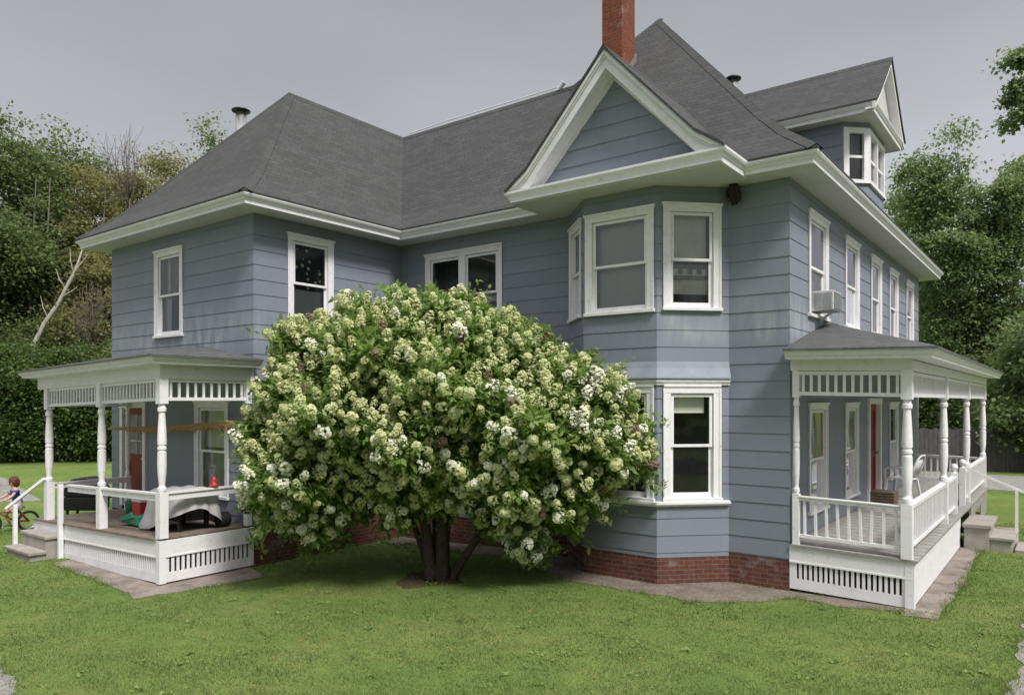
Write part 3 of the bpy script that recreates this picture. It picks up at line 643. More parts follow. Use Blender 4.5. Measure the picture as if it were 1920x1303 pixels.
# right porch, along the right wall
RP = empty('porch', (8.7, 8.5, 0), parent=house); RP['label'] = 'long side porch with balustrade'
X1, Y0, Y1, DK = 9.53, HQ, 14.0, .695
dk = MB()
nb = int((Y1 - Y0) / .1)
for i in range(nb): ya = Y0 - .04 + i * .1; dk.box(HX + .02, X1 + .06, ya, ya + .096, DK - .03, DK + (.004 if i % 3 else 0))
dk.build('deck', M['deck'], RP)
skirt((HX + .0, Y0), (X1, Y0), .05, .20, .44, DK - .03, 21, RP)
F_, L_ = frame((X1, Y0), (X1, 8.6)); sk = MB(); sk.ob(F_, 0, L_, -.02, .012, .42, DK - .03); sk.ob(F_, 0, L_, -.02, .004, .24, .405); sk.ob(F_, 0, L_, -.02, 0, .06, .235); sk.build('skirt', M['white'], RP)
F_, L_ = frame((X1, 10.4), (X1, Y1)); sk = MB(); sk.ob(F_, 0, L_, -.02, .012, .42, DK - .03); sk.ob(F_, 0, 1.0, -.02, 0, .06, .4); sk.ob(F_, 2.2, L_, -.02, 0, .06, .4); sk.build('skirt', M['deck'], RP)
q = MB(); q.box(X1 - .09, X1 + .018, Y0 - .018, Y0 + .09, .05, DK - .03); q.build('corner_board', M['white'], RP)
py = [Y0 + .02, 7.0, 10.4, Y1 - .05]; PX = X1 - .07
for y in py:
    m = MB(); post(m, PX, y, DK, 1.42, 2.80, 3.19); m.build('post', M['white'], RP)
m = MB(); post(m, HX + .09, Y0 + .02, DK, 1.42, 2.80, 3.19, .045); m.build('post', M['white'], RP)
frieze((HX + .13, Y0 + .02), (PX - .06, Y0 + .02), 2.83, 3.17, 12, RP)
for ya, yb in zip(py, py[1:]): frieze((PX, ya + .06), (PX, yb - .06), 2.83, 3.17, 26, RP)
railing((HX + .13, Y0 + .02), (PX - .06, Y0 + .02), .80, 1.39, 9, RP, .012)
railing((PX, py[0] + .06), (PX, py[1] - .06), .80, 1.39, 24, RP); railing((PX, py[1] + .06), (PX, 8.35), .80, 1.39, 9, RP); railing((PX, 9.75), (PX, py[2] - .06), .80, 1.39, 4, RP)
railing((PX, py[2] + .06), (PX, py[3] - .06), .80, 1.39, 24, RP); railing((PX - .06, py[3]), (HX + .05, py[3]), .80, 1.39, 10, RP)
for y in (8.4, 9.7):
    m = MB(); m.box(PX - .05, PX + .05, y - .05, y + .05, DK, 1.45); m.lathe([(.05, 0), (.03, .02), (.03, .04), (.06, .08), (.065, .11), (.05, .15), (.01, .17)], (PX, y, 1.45), 14); m.build('newel_post', M['white'], RP)
# beam, ceiling, cornice and roof
bm_ = MB(); path = [(HX + .02, Y0 - .03), (X1 - .0, Y0 - .03), (X1, Y1 + .02), (HX + .02, Y1 + .02)]
bm_.sweep(path, [(-.14, 3.18), (0, 3.18), (0, 3.33), (-.14, 3.33)])
bm_.sweep(path, [(.0, 3.33), (.26, 3.335), (.26, 3.37), (.28, 3.38), (.305, 3.425), (.315, 3.46), (.28, 3.465)]); bm_.build('cornice', M['trim'], RP)
cl = MB(); cl.box(HX + .02, X1, Y0, Y1, 3.32, 3.34); cl.build('ceiling', M['soffit'], RP)
pr_ = MB(); e = .335; xa, ya, yb = X1 + e, Y0 - .03 - e, Y1 + .02 + e; zt = 4.04
q = [(HX + .01, ya, 3.475), (xa, ya, 3.475), (xa, yb, 3.475), (HX + .01, yb, 3.475), (HX + .01, ya + 2.35, zt), (HX + .01, yb - 2.35, zt)]
pr_.add(q + [(p[0], p[1], p[2] - .03) for p in q[:4]], [(0, 1, 4), (1, 2, 5, 4), (2, 3, 5), (0, 6, 7, 1), (1, 7, 8, 2), (2, 8, 9, 3)]); pr_.build('roof', M['pshingle'], RP)
shear(RP, HX, -.022)

# left porch, in front of the end wall
LP = empty('porch', (-2.3, -.8, 0), parent=house); LP['label'] = 'small front porch with turned posts and plain top rails'
LX0, LX1, LY, LD = -4.69, .05, -1.66, .62
dk = MB()
for i in range(int((LX1 - LX0) / .095)): x = LX0 + i * .095; dk.box(x, x + .091, LY - .04, -.02, LD - .03, LD + (.004 if i % 4 else 0))
dk.build('deck', M['deckbrown'], LP)
skirt((LX0, LY), (LX1, LY), -.06, .09, .34, LD - .03, 62, LP); skirt((LX1, LY), (LX1, -.03), -.06, .09, .34, LD - .03, 17, LP, .1); skirt((LX0, -.03), (LX0, LY), -.06, .09, .34, LD - .03, 17, LP)
q = MB(); q.box(LX1 - .09, LX1 + .018, LY - .018, LY + .09, -.07, LD - .03); q.box(LX0 - .018, LX0 + .09, LY - .018, LY + .09, -.07, LD - .03); q.build('corner_board', M['white'], LP)
pxs = [LX1 - .07, -2.05, -4.22]
for x in pxs:
    m = MB(); post(m, x, LY + .07, LD, 1.33, 2.70, 3.10, .068); m.build('post', M['white'], LP)
m = MB(); post(m, LX1 - .07, -.1, LD, 1.33, 2.70, 3.10, .05); m.build('post', M['white'], LP)
m = MB(); post(m, LX0 + .4, -.1, LD, 1.33, 2.70, 3.10, .05); m.build('post', M['white'], LP)
yy = LY + .07
frieze((pxs[2] + .07, yy), (pxs[1] - .07, yy), 2.75, 3.09, 17, LP); frieze((pxs[1] + .07, yy), (pxs[0] - .07, yy), 2.75, 3.09, 17, LP); frieze((LX1 - .07, yy + .07), (LX1 - .07, -.15), 2.75, 3.09, 10, LP); frieze((pxs[2], -.15), (pxs[2], yy + .07), 2.75, 3.09, 10, LP)
def toprail(a, b, z0, z1):
    F, L = frame(a, b); m = MB(); m.ob(F, 0, L, -.02, .02, z0, z1); m.ob(F, 0, L, -.045, .045, z1, z1 + .03); return m.build('top_rail', M['white'], LP)
toprail((-3.36, yy), (pxs[1] - .07, yy), 1.19, 1.29); toprail((pxs[1] + .07, yy), (pxs[0] - .07, yy), 1.19, 1.29); toprail((LX1 - .07, yy + .07), (LX1 - .07, -.15), 1.2, 1.3); toprail((pxs[2], -.1), (pxs[2], yy + .07), 1.2, 1.28)
m = MB(); m.box(-3.43, -3.35, LY - .10, LY - .02, -.1, 1.33); m.build('newel_post', M['white'], LP, bevel=.008)
m = MB(); m.box(-4.67, -4.60, -2.05, -1.98, -.1, .93); m.build('newel_post', M['white'], LP, bevel=.008)
m = MB(); m.bar((pxs[2] - .02, LY + .0, 1.40), (-4.76, -2.12, .85), .085, .05); m.build('handrail', M['white'], LP, bevel=.008)
bm_ = MB(); path = [(LX0 + .12, -.02), (LX0 + .12, LY), (LX1 - .0, LY), (LX1, -.02)]
bm_.sweep(path, [(-.14, 3.09), (0, 3.09), (0, 3.30), (-.14, 3.30)]); bm_.sweep(path, [(.0, 3.30), (.20, 3.305), (.20, 3.34), (.22, 3.35), (.25, 3.395), (.255, 3.42), (.22, 3.425)]); bm_.build('cornice', M['trim'], LP)
cl = MB(); cl.box(LX0 + .12, LX1 - .02, LY + .02, -.02, 3.28, 3.3); cl.build('ceiling', M['soffit'], LP)
pr_ = MB(); xa, xb, ya = LX0 - .16, LX1 + .28, LY - .28; zt = 3.83
q = [(xa, -.01, 3.435), (xa, ya, 3.435), (xb, ya, 3.435), (xb, -.01, 3.435), (xa + 2.1, -.01, zt), (xb - 2.1, -.01, zt)]
pr_.add(q + [(p[0], p[1], p[2] - .03) for p in q[:4]], [(0, 1, 4), (1, 2, 5, 4), (2, 3, 5), (0, 6, 7, 1), (1, 7, 8, 2), (2, 8, 9, 3)]); pr_.build('roof', M['pshingle'], LP)
shear(LP, 0, .028)

# ------------------------------------------------------------------ steps
def gz(x, y):
    t = min(1, max(0, (3.2 - x) / 3.0)); return -.10 * t * t * (3 - 2 * t)
st = MB(); st.box(-4.55, -3.48, LY - .27, LY - .05, -.3, .25); st.box(-4.6, -3.44, LY - .29, LY - .04, .25, .31); st.box(-4.55, -3.48, LY - .52, LY - .27, -.3, 0); st.box(-4.62, -3.44, LY - .55, LY - .27, 0, .06)
tag(st.build('concrete_steps', M['concrete'], None, bevel=.012), 'two worn concrete steps up to the small left porch', 'steps')
st = MB(); st.box(X1 + .06, X1 + .46, 8.62, 10.0, -.3, .46); st.box(X1 + .04, X1 + .5, 8.58, 10.04, .40, .47); st.box(X1 + .46, X1 + .8, 8.65, 10.0, -.3, .25); st.box(X1 + .44, X1 + .84, 8.62, 10.02, .2, .26); st.box(X1 + .84, X1 + 1.2, 8.7, 9.7, -.3, .06)
tag(st.build('concrete_steps', M['concrete'], None, bevel=.012), 'grey concrete steps beside the long right porch', 'steps')
hr = MB(); hr.bar((X1 - .03, 9.7, 1.42), (10.62, 9.75, .93), .04); hr.bar((10.35, 9.73, -.1), (10.35, 9.73, 1.05), .05)
tag(hr.build('handrail', M['white'], None), 'thin white sloping handrail with one post beside the right porch steps', 'handrail')
# ------------------------------------------------------------------ ground
def inpoly(x, y, P):
    x = np.asarray(x); r = np.zeros(x.shape, bool); n = len(P)
    for i in range(n):
        (xa, ya), (xb, yb) = P[i], P[i - 1]
        r ^= ((ya > y) != (yb > y)) & (x < (xb - xa) * (y - ya) / (yb - ya + 1e-12) + xa)
    return r
xs = np.unique(np.concatenate([[-900, -400, -200, -120, -80, -60, -45, -35, -28, -22], np.arange(-18, 16, .5), [18, 22, 28, 36, 50, 80, 150, 300, 900]]))
ys = np.unique(np.concatenate([[-900, -300, -100, -50, -25, -16], np.arange(-12, 20, .5), [24, 30, 40, 60, 90, 150, 300, 900]]))
V = np.array([(x, y, gz(x, y)) for y in ys for x in xs]); nx = len(xs)
F = np.array([(j * nx + i, j * nx + i + 1, (j + 1) * nx + i + 1, (j + 1) * nx + i) for j in range(len(ys) - 1) for i in range(nx - 1)])
tag(np_mesh('lawn', V, 4, M['lawn'], F=F, smooth=True), 'mown green lawn around the house', kind='structure')
rg = np.random.default_rng(4)
def sheet(name, P, m, h, label, jag=.0, sub=10):
    pts = []; ph = rg.uniform(0, 6, 4); sub = max(sub, 24) if jag > .03 else sub; cnt = 0
    for (xa, ya), (xb, yb) in zip(P, P[1:] + P[:1]):
        for t in np.linspace(0, 1, sub, endpoint=False):
            x0, y0 = xa + (xb - xa) * t, ya + (yb - ya) * t; wv = lambda k, a: math.sin(k * (x0 + .7 * y0) + ph[a]) * math.sin(k * .8 * (y0 - .5 * x0) + ph[a + 1])
            pts.append((x0 + jag * (1.1 * wv(3.1, 0) + .7 * wv(9, 1) + rg.normal(0, .2)), y0 + jag * (1.1 * wv(3.7, 1) + .7 * wv(10, 2) + rg.normal(0, .2))))
    b = MB(); cx, cy = np.mean([p[0] for p in pts]), np.mean([p[1] for p in pts])
    vv, _, ff, *_r = delaunay_2d_cdt([Vector(p) for p in pts], [], [list(range(len(pts)))], 1, 1e-5)
    b.add([(v.x, v.y, gz(v.x, v.y) + h) for v in vv], [tuple(f) for f in ff])
    n_ = len(pts); b.add([(x, y, gz(x, y) + h) for x, y in pts] + [(x, y, gz(x, y) - .08) for x, y in pts], [(i, (i + 1) % n_, n_ + (i + 1) % n_, n_ + i) for i in range(n_)])
    return tag(b.build(name, m), label, kind='structure'), pts
NOGRASS = []
_, p_ = sheet('path', [(X1 - .1, 3.1), (X1 + .30, 3.22), (X1 + .36, 5.4), (X1 + .30, 8.9), (X1 - .1, 8.9)], M['slab'], .012, 'worn concrete strip along the right porch', .025); NOGRASS.append(p_)
_, p_ = sheet('path', [(-3.1, LY + .1), (-3.0, LY - .34), (-.2, LY - .48), (.15, LY - .5), (.5, LY - .6), (.82, -.9), (.85, -.35), (.0, -.1)], M['slab'], .012, 'worn concrete strip around the left porch', .025); NOGRASS.append(p_)
_, p_ = sheet('gravel', [(3.6, 3.55), (3.6, 2.9), (4.6, 2.15), (5.5, 2.1), (6.3, 2.15), (6.75, 2.12), (7.1, 1.98), (7.4, 2.4), (7.75, 2.7), (8.1, 3.1), (9.6, 3.26), (9.7, 3.55)], M['gravel'], .008, 'bare gravel strip at the foot of the bay', .05); NOGRASS.append(p_)
_, p_ = sheet('gravel', [(.0, 3.55), (.15, 2.75), (1.2, 3.0), (2.4, 2.7), (3.6, 2.9), (3.6, 3.55)], M['gravel'], .008, 'bare gravel strip under the long front wall', .05); NOGRASS.append(p_)
_, p_ = sheet('soil', [(3.3 + (.5 + .14 * math.sin(3 * t)) * math.cos(t), .85 + (.5 + .14 * math.cos(4 * t)) * math.sin(t)) for t in np.linspace(0, 6.28, 14, endpoint=False)], M['soil'], .006, 'bare soil at the foot of the shrub', .05, 3); SOIL = p_
_, p_ = sheet('gravel_drive', [(10.72, -3.0), (10.72, 0), (10.74, 1.9), (10.66, 3.4), (10.8, 4.8), (11.3, 8), (16, 14), (16, -3)], M['drive'], .01, 'pale gravel drive at the right edge', .06); NOGRASS.append(p_)
_, p_ = sheet('gravel_drive', [(-9, -4.2), (-4.8, -3.15), (-3.4, -2.6), (-3.2, -2.75), (-4, -3.6), (.8, -4.3), (2.2, -4.42), (3.2, -4.7), (4.0, -5.6), (3, -9), (-9, -9)], M['drive'], .01, 'pale gravel verge at the lower left corner', .06); NOGRASS.append(p_)
sheet('gravel_drive', [(-40, 3.3), (-13, -.1), (-12.2, 1.2), (-38, 6.6)], M['drive'], .012, 'pale gravel track across the left lawn', .05)
sheet('gravel_drive', [(6, 19.8), (18, 19.2), (24, 21), (24, 25), (6, 25)], M['drive'], .012, 'pale gravel track behind the house', .05)

# grass blades on the near lawn
def grass():
    n = 330000; u = rg.uniform(0, 1, n); Y = 3.2 * (16.5 / 3.2) ** rg.uniform(0, 1, n) * 1.0
    X = rg.uniform(-.78, .78, n) * Y
    x = CAM.x + RV.x * X + FV.x * Y; y = CAM.y + RV.y * X + FV.y * Y
    jg = .10 + .07 * np.sin(x * 5.3 + y * 2.2) * np.sin(y * 4.7 - x); jx, jy = x + rg.normal(0, 1, n) * jg, y + rg.normal(0, 1, n) * jg
    ok = Y > 5.0
    for P in NOGRASS: ok &= ~inpoly(jx, jy, P)
    ok &= ~(inpoly(jx, jy, SOIL) & (rg.uniform(0, 1, n) < .55))
    H = [(-5.2, 0), (0, 0), (0, HQ), (4.17, HQ)] + BAY[1:3] + [(7.05, HQ), (X1, HQ), (X1, 15), (-5.2, 15)]
    ok &= ~inpoly(x, y, H) & ~inpoly(x, y, [(LX0, LY), (LX1, LY), (LX1, 0), (LX0, 0)]) & ~inpoly(x, y, [(-4.65, LY - .55), (-3.4, LY - .55), (-3.4, LY), (-4.65, LY)]) & ~inpoly(x, y, [(X1, 8.5), (X1 + 1.25, 8.5), (X1 + 1.25, 10.1), (X1, 10.1)])
    x, y, Y = x[ok], y[ok], Y[ok]; n0 = len(x)
    ex = []
    for P in NOGRASS:
        P_ = np.array(P); Q_ = np.roll(P_, -1, 0); m_ = np.repeat(np.arange(len(P_)), np.maximum(2, (np.hypot(*(Q_ - P_).T) * 230).astype(int))); t_ = rg.uniform(0, 1, len(m_))[:, None]; ex.append(P_[m_] + (Q_[m_] - P_[m_]) * t_ + rg.normal(0, .05, (len(m_), 2)))
    ex = np.concatenate(ex); dpt = (ex[:, 0] - CAM.x) * FV.x + (ex[:, 1] - CAM.y) * FV.y
    ke = (dpt > 4.5) & (dpt < 15) & ~inpoly(ex[:, 0], ex[:, 1], H) & ~inpoly(ex[:, 0], ex[:, 1], [(LX0, LY), (LX1, LY), (LX1, 0), (LX0, 0)]) & (np.sin(ex[:, 0] * 4.1) * np.sin(ex[:, 1] * 4.7) > -.45)
    ex, dpt = ex[ke], dpt[ke]; x = np.concatenate([x, ex[:, 0]]); y = np.concatenate([y, ex[:, 1]]); Y = np.concatenate([Y, dpt]); n = len(x)
    t = np.clip((3.2 - x) / 3, 0, 1); z = -.10 * t * t * (3 - 2 * t)
    pat = .8 + .3 * np.sin(x * 1.7 + np.sin(y * 1.1) * 2) * np.sin(y * 2.1 + x * .6) + .35 * np.sin(x * 6.1 + 2 * np.sin(y * 3.3)) * np.sin(y * 7.2 + 1.5 * np.sin(x * 2.7))
    pat = np.clip(pat, .25, 1.6); tuft = rg.uniform(0, 1, n) < .02; pat = np.where(tuft, pat * 1.9, pat)
    h = rg.uniform(.014, .036, n) * pat * (1 + .3 * (Y < 8)); w = rg.uniform(.003, .0065, n) * (Y / 8)
    a = rg.uniform(0, 2 * np.pi, n); h[n0:] *= 1.7; lean = rg.normal(0, .55, (n, 2)) * h[:, None]
    dx, dy = np.cos(a) * w, np.sin(a) * w
    V = np.stack([np.stack([x - dx, y - dy, z], 1), np.stack([x + dx, y + dy, z], 1), np.stack([x + lean[:, 0], y + lean[:, 1], z + h], 1)], 1).reshape(-1, 3)
    return np_mesh('grass', V, 3, M['grass'])
tag(grass(), 'short mown grass blades on the lawn', 'grass', kind='stuff')

# ------------------------------------------------------------------ foliage
def leaf_quads(P, D, N, L, W, rng):
    """diamond leaves at P growing along D, folded about N"""
    D = D / np.linalg.norm(D, axis=1, keepdims=True); Sd = np.cross(D, N); Sd /= np.linalg.norm(Sd, axis=1, keepdims=True) + 1e-9
    U = np.cross(Sd, D); L = L[:, None]; W = W[:, None]
    return np.stack([P, P + D * L * .45 + Sd * W + U * W * .35, P + D * L, P + D * L * .45 - Sd * W + U * W * .35], 1).reshape(-1, 3)
def unit(v): return v / (np.linalg.norm(v, axis=-1, keepdims=True) + 1e-9)

TB = Vector((3.43, .99, -.01)); SC = 121.5
OUT = [(450, 960), (447, 880), (458, 800), (485, 720), (505, 640), (540, 605), (610, 590), (650, 560), (700, 560), (755, 530), (830, 540), (880, 548), (930, 575), (1000, 600), (1030, 640), (1070, 655), (1110, 680), (1150, 690), (1185, 740), (1215, 780), (1233, 830), (1222, 890), (1180, 900), (1150, 935), (1130, 975), (1080, 1000), (1030, 1005), (1012, 1065), (985, 1075), (955, 1030), (920, 985), (880, 955), (860, 975), (800, 960), (770, 1000), (720, 995), (690, 960), (640, 985), (620, 1015), (575, 1030), (550, 1000), (500, 1005), (465, 985)]
OUTL = np.array([((u - 825) / SC * .95, 2.75 + (751 - v) / SC) for u, v in OUT]); OUTL[:, 1] = 2.55 + (OUTL[:, 1] - 2.55) * .945
_r = np.random.default_rng(8); _o = []
for i_ in range(len(OUTL)):
    a_, b_ = OUTL[i_ - 1], OUTL[i_]; nrm = np.array((b_[1] - a_[1], a_[0] - b_[0])); nrm = nrm / (np.linalg.norm(nrm) + 1e-9)
    for t_ in (0, .25, .5, .75): _o.append(a_ + (b_ - a_) * t_ + nrm * (_r.uniform(-.16, .19) if t_ else _r.uniform(-.04, .06)))
OUTL = np.array(_o)
def edge_dist(x, z):
    d = np.full(x.shape, 9.0)
    for i in range(len(OUTL)):
        a, b = OUTL[i - 1], OUTL[i]; ab = b - a; t = np.clip(((x - a[0]) * ab[0] + (z - a[1]) * ab[1]) / (ab @ ab), 0, 1)
        d = np.minimum(d, np.hypot(x - a[0] - ab[0] * t, z - a[1] - ab[1] * t))
    return d
def thick(x, z): 
    d = edge_dist(x, z); lum = 1 + .27 * np.sin(x * 3.1 + z * 1.3) * np.sin(z * 3.7 - x * .9) + .13 * np.sin(x * 7.3 + 1) * np.sin(z * 6.1 + x)
    return 1.75 * np.sqrt(np.clip(d / 1.5, 0, 1)) * lum
def to_world(x, z, y):                      # x right, y away from the viewer side, z up
    sh = -.55 * np.clip((x - .6) / 2.6, 0, 1.3) - .1      # the right half leans clear of the bay
    yy = y + sh
    return np.stack([TB.x + RV.x * x + FV.x * yy, TB.y + RV.y * x + FV.y * yy, z], -1)
def hydrangea():
    rng = np.random.default_rng(11)
    root = empty('flowering_shrub', TB, 'large round hydrangea tree covered in cream white flower heads on the lawn', 'shrub')
    # trunk and limbs
    m = MB(); base = TB - Vector((0, 0, .1))
    stems = [((-.13, -.06), (-.42, -.2, 1.9), .11), ((-.05, .07), (-.1, .3, 2.0), .11), ((.02, -.07), (.10, -.2, 2.1), .115), ((.05, .04), (.22, .2, 2.2), .10), ((.12, -.05), (1.15, -.15, 1.45), .075), ((-.12, .05), (-1.3, .1, 2.0), .06)]
    for (bx, by), (tx, ty, tz), r in stems:
        p0 = base + RV * bx + FV * by; p3 = TB + RV * tx + FV * ty + Vector((0, 0, tz)); pts = []
        for t in np.linspace(0, 1, 8):
            s = t ** 1.25 if tx > .6 else t ** 2.4; q = p0.lerp(p3, t); q = q + (RV * bx * 1.0 + FV * by) * t * .4; q.x += .03 * math.sin(t * 9 + bx * 30); q.y += .03 * math.cos(t * 8 + by * 30)
            hx = p0 + (p3 - p0) * s; q = Vector((hx.x + (q.x - hx.x) * .35, hx.y + (q.y - hx.y) * .35, p0.z + (p3.z - p0.z) * t)); pts.append(q)
        m.tube(pts, [r * (1.35 if i == 0 else 1) * (1 - .09 * i) for i in range(8)], 9)
        for k in range(9):
            e = Vector((rng.uniform(-1.2, 1.2), rng.uniform(-.9, .9), rng.uniform(.3, 1.3))); s0 = pts[rng.integers(4, 8)]
            e2 = s0 + RV * e.x + FV * e.y + Vector((0, 0, e.z)); md = s0.lerp(e2, .5) + Vector((0, 0, .12)); m.tube([s0, md, e2], [.026, .018, .008], 6)
    m.build('trunk', M['bark'], root, True)
    # shoots: random points in the crown volume, most of them near its skin
    n = 26000; lo, hi = OUTL.min(0), OUTL.max(0)
    x = rng.uniform(lo[0], hi[0], n); z = rng.uniform(lo[1], hi[1], n); ok = inpoly(x, z, [tuple(p) for p in OUTL]); x, z = x[ok], z[ok]
    T = thick(x, z); f = np.sign(rng.uniform(-1, 1, len(x)) - .15) * (1 - np.abs(rng.normal(0, .2, len(x)))); y = T * f
    tips = to_world(x, z, y)
    # outward direction from the thickness gradient
    e = .12; gx = (thick(x + e, z) - thick(x - e, z)) / (2 * e); gzz = (thick(x, z + e) - thick(x, z - e)) / (2 * e)
    nl = unit(np.stack([-gx, np.sign(f) * 1.0, -gzz + .35], 1)); 
    nw = nl[:, :1] * np.array(RV) + nl[:, 1:2] * np.array(FV) + nl[:, 2:] * np.array((0, 0, 1.0))
    inner = tips[:] - nw * 0
    ns = 4600; sel = rng.permutation(len(tips))[:ns]; tips, nw, fz, xx, sgn = tips[sel], nw[sel], z[sel], x[sel], f[sel]
    per = 13; P = np.repeat(tips, per, 0); D0 = np.repeat(nw, per, 0); k = len(P)
    back = rng.uniform(0, .34, k)[:, None]
    side = unit(rng.normal(0, 1, (k, 3))); D = unit(D0 * .55 + side * .9 + np.array((0, 0, -.12))); Nn = unit(D0 + np.array((0, 0, .9)) + rng.normal(0, .35, (k, 3)))
    P = P - D0 * back + side * .045
    L = rng.uniform(.08, .16, k); np_mesh('foliage', leaf_quads(P, D, Nn, L, L * .25, rng), 4, M['hleaf'], root)
    # leaves filling the inside, and long loose shoots that break the outline
    k2 = 9000; q_ = rng.permutation(len(x))[:k2]; Pin = to_world(x[q_], z[q_], T[q_] * rng.uniform(-.8, .75, len(q_))); D2 = unit(rng.normal(0, 1, Pin.shape)); L2_ = rng.uniform(.12, .2, len(Pin))
    shoots = []
    ed = edge_dist(x, z); es = np.where((ed < .22) & (np.abs(f) < .9))[0][:130]
    for i in es:
        p = to_world(x[i:i + 1], z[i:i + 1], y[i:i + 1])[0]; cdir = np.array((x[i], 0, z[i] - 2.2)); cdir = cdir / (np.linalg.norm(cdir) + 1e-6); dw = unit(cdir[0] * np.array(RV) + cdir[2] * np.array((0, 0, 1.0)) + rng.normal(0, .3, 3) + np.array((0, 0, .15))); ln = rng.uniform(.12, .42)
        for t in np.linspace(0, 1, 9): shoots.append((p + dw * ln * t, unit(dw * .4 + rng.normal(0, .7, 3)), unit(np.array((0, 0, 1.0)) + rng.normal(0, .5, 3))))
    Ps, Ds, Ns = (np.array(v) for v in zip(*shoots)); Ls = rng.uniform(.07, .13, len(Ps))
    np_mesh('leafy_shoots', np.concatenate([leaf_quads(Ps, Ds, Ns, Ls, Ls * .25, rng), leaf_quads(Pin, D2, unit(rng.normal(0, 1, Pin.shape)), L2_, L2_ * .3, rng)]), 4, M['hleaf'], root)
    # flower heads: loose cones of petals, kept a head apart
    def head(rr, npet, rad, hgt):
        z_ = rr.uniform(0, 1, npet); a = rr.uniform(0, 2 * np.pi, npet); r = rad * np.sqrt(np.clip(1 - (z_ * .95) ** 1.8, .03, 1)) * rr.uniform(.75, 1.05, npet)
        C = np.stack([r * np.cos(a), r * np.sin(a), z_ * hgt], 1); O = unit(C * np.array((1, 1, .6)) + np.array((0, 0, .02)) + rr.normal(0, .03, C.shape)); 
        t = unit(np.cross(O, rr.normal(0, 1, C.shape))); b = np.cross(O, t); s = rr.uniform(.013, .024, npet)[:, None]
        return np.stack([C + t * s, C + b * s + O * .004, C - t * s, C - b * s + O * .004], 1).reshape(-1, 3)
    heads = [head(np.random.default_rng(60 + i), 80, .066, .15) for i in range(5)]
    cand = rng.permutation(ns); keep = []; pos = tips + nw * .015
    for i in cand:
        if sgn[i] > 0 and rng.uniform() < .35: continue
        if math.sin(xx[i] * 4.3 + 1.7 * math.sin(fz[i] * 2.9)) * math.sin(fz[i] * 5.1 + 1.3 * math.sin(xx[i] * 3.1)) + .25 * (1.9 - fz[i]) * -.4 < -.28 and rng.uniform() < .8: continue
        if abs(sgn[i]) < .72 and edge_dist(xx[i:i + 1], fz[i:i + 1])[0] > .5: continue
        if all((pos[i] - pos[j]) @ (pos[i] - pos[j]) > .135 ** 2 for j in keep): keep.append(i)
        if len(keep) >= 1300: break
    def kind(i):
        zz, x_ = fz[i], xx[i]; r = rng.uniform()
        if r < .05: return 'bflower'
        pw = .10 + .30 * np.clip((2.6 - zz) / 1.6, 0, 1) + (.4 if (1.7 < x_ < 2.5 and 2.3 < zz < 3.1) else 0)
        return 'wflower' if r < .05 + pw else 'flower'
    def place(i, scale):
        up = unit(nw[i] + np.array((0, 0, .55)) + rng.normal(0, .25, 3)); t = unit(np.cross(up, rng.normal(0, 1, 3))); b = np.cross(up, t)
        return np.stack([t, b, up], 1) * scale, pos[i]
    camv = np.array(CAM); keep.sort(key=lambda i: np.linalg.norm(pos[i] - camv)); rest = {'flower': [], 'wflower': [], 'bflower': []}
    meshes = {}
    for q, i in enumerate(keep):
        kd = kind(i); sc = rng.uniform(.7, 1.25) * (1.12 if kd == 'wflower' else 1); A, p = place(i, sc); hv = int(rng.integers(5))
        if q < 300 and q % 3 == 0 and len(meshes) >= 0 and sum(1 for c in root.children if c.name.startswith('flower_head')) < 100:
            key = (kd, hv)
            if key not in meshes:
                o = np_mesh('flower_head', heads[hv] + np.array(TB), 4, M[kd], root); meshes[key] = o.data
            else:
                o = bpy.data.objects.new('flower_head', meshes[key]); COL.objects.link(o); o.parent = root
            o.matrix_local = Matrix.Translation(Vector(p) - TB) @ Matrix([list(r) for r in A]).to_4x4()
        else: rest[kd].append(heads[hv] @ A.T + p)
    for kd, nm in (('flower', 'cream_flower_mass'), ('wflower', 'white_flower_mass'), ('bflower', 'dead_flower_mass')):
        if rest[kd]: np_mesh(nm, np.concatenate(rest[kd]), 4, M[kd], root)['kind'] = 'stuff'
hydrangea()

